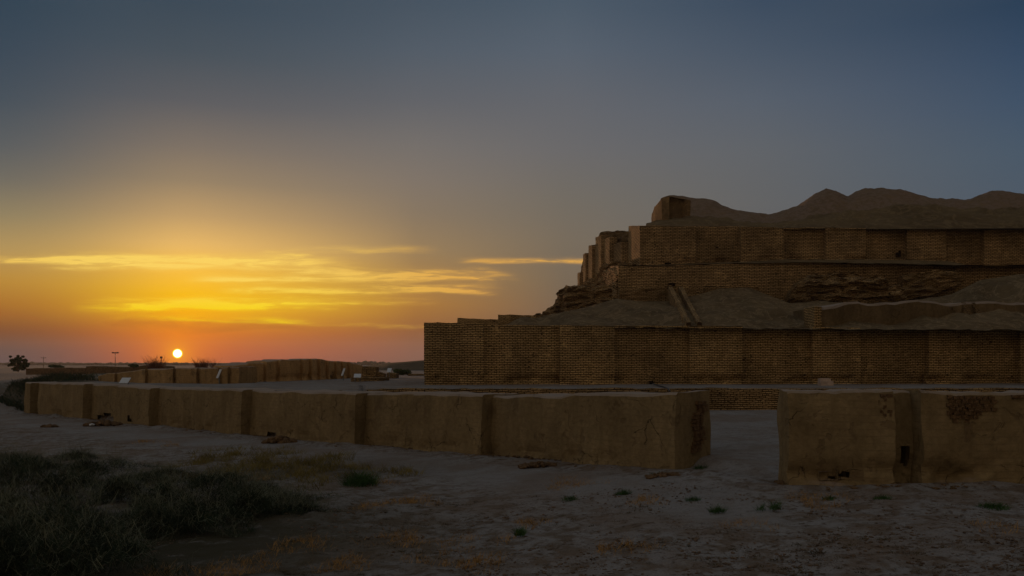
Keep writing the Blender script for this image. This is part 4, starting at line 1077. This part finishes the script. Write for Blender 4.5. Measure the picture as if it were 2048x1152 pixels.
pole('utility_pole', 322.5, 714, 200, .12, 'thin pole just left of the sun behind the reddish shrub', 'pole', lambda e, z_: parts('lamp_head', [bx((0,0,z_-.1), .25, .12, .22)], M_DARK, e))

# information boards
def board(px, py, D_, wpx, hpx, rx, rz, label, legs=1, base_row=None):
    X = wx(px, D_); zg = float(gz(X, D_)); e = empty('information_board', (X, D_, zg))
    zc_ = float(wz(py, D_)) - zg; hx, hz = wpx / F * D_ / 2, hpx / F * D_ / 2
    p_ = parts('panel', [bx((0, 0, zc_), hx, .02, hz, rx, rz)], M_BOARD, e)
    xs = (0,) if legs == 1 else (-hx * .7, hx * .7)
    for q in xs: parts('post', [cyl((q * math.cos(rz), q * math.sin(rz) + .03, -.1), (q * math.cos(rz), q * math.sin(rz) + .03, zc_ - .03), .035, .035)], M_POST, e)
    return tag(e, label, 'sign', 'visitor information boards')
board(250, 761, 64.2, 17, 22, R(-62), R(6), 'sloping lectern board standing low in front of the wall at left', 2)
board(438, 747.5, 63.0, 7, 19, R(-25), R(-38), 'tilted pale board on one post against the wall right of the sun')
board(686.5, 744, 76, 5.5, 16, R(-25), R(-38), 'small tilted board in front of the tall distant wall')
board(715, 751.5, 67.5, 14, 22, R(-72), R(8), 'nearly flat pale lectern board beside the brick stump', 2)
board(778.5, 740.5, 82, 8, 18, R(-65), R(0), 'smallest pale board behind the brick stump, left of the green bush')
X, Y = wx(159, 105), 105.0
single('white_slab', [((X, Y, float(gz(X, Y)) + .06), (1,0,0), (0,1,0), (0,0,1), .6, .5, .08, .02)], M_BOARD, 'small flat white slab lying on the pale ground at the left', 'slab')
X, Y, Z = gpt(193, 851)
ob = clods('plastic_bag', np.array([[X, Y - .6, Z + .1], [X + .12, Y - .6, Z + .09]]), np.array([.12, .09]), M_BOARD, .7); tag(ob, 'crumpled white plastic bag lying below the ragged hole', 'litter')
# black cable hanging out of the drain hole on the terrace
pts_ = [(1306,767,56.3),(1316,771,53),(1328,774,51),(1336,778,48.2),(1340,783,47.6)]
sh = []
for p, q in zip(pts_[:-1], pts_[1:]):
    def G(v):
        X = wx(v[0], v[2]); return (X, v[2], max(float(gz(X, v[2])) + .04, float(wz(v[1], v[2]))))
    sh.append(cyl(G(p), G(q), .05, .05, 6))
ob = parts('pipe', sh, M_DARK, None); tag(ob, 'dark pipe running from the wall foot across the paved strip', 'pipe')

# far treeline
k = 2600
xt = -900 + 1900 * rng.random(k); dt = 1300 + 120 * rng.random(k)
ht = 1.5 + 4 * np.maximum(0, fbm(xt * .02, xt * 0, 1, 3)) * 2
V_, F_ = [], []
Pt = np.column_stack([xt, dt, .0 + ht * rng.random(k) * .8])
ob = clods('distant_trees', Pt, 1.8 + 1.8 * rng.random(k), M_FARTREE, .6)
tag(ob, kind='stuff'); ob['label'] = 'faint line of trees along the far horizon'; ob['category'] = 'trees'

# ------------------------------------------------------------------ haze
HAZE = True
if HAZE:
    hz = parts('haze', [bx((0, 720, 17), 1200, 820, 22)], M_DARK, None)
    hm = bpy.data.materials.new('haze_air'); hm.use_nodes = True; nt = hm.node_tree; nt.nodes.clear()
    o_ = nt.nodes.new('ShaderNodeOutputMaterial'); v_ = nt.nodes.new('ShaderNodeVolumePrincipled')
    v_.inputs['Color'].default_value = (.92, .88, .86, 1); v_.inputs['Density'].default_value = .00012; v_.inputs['Anisotropy'].default_value = .35
    nt.links.new(v_.outputs[0], o_.inputs['Volume'])
    hz.data.materials.clear(); hz.data.materials.append(hm)
    tag(hz, kind='stuff'); hz['label'] = 'thin evening haze over the plain'; hz['category'] = 'haze'
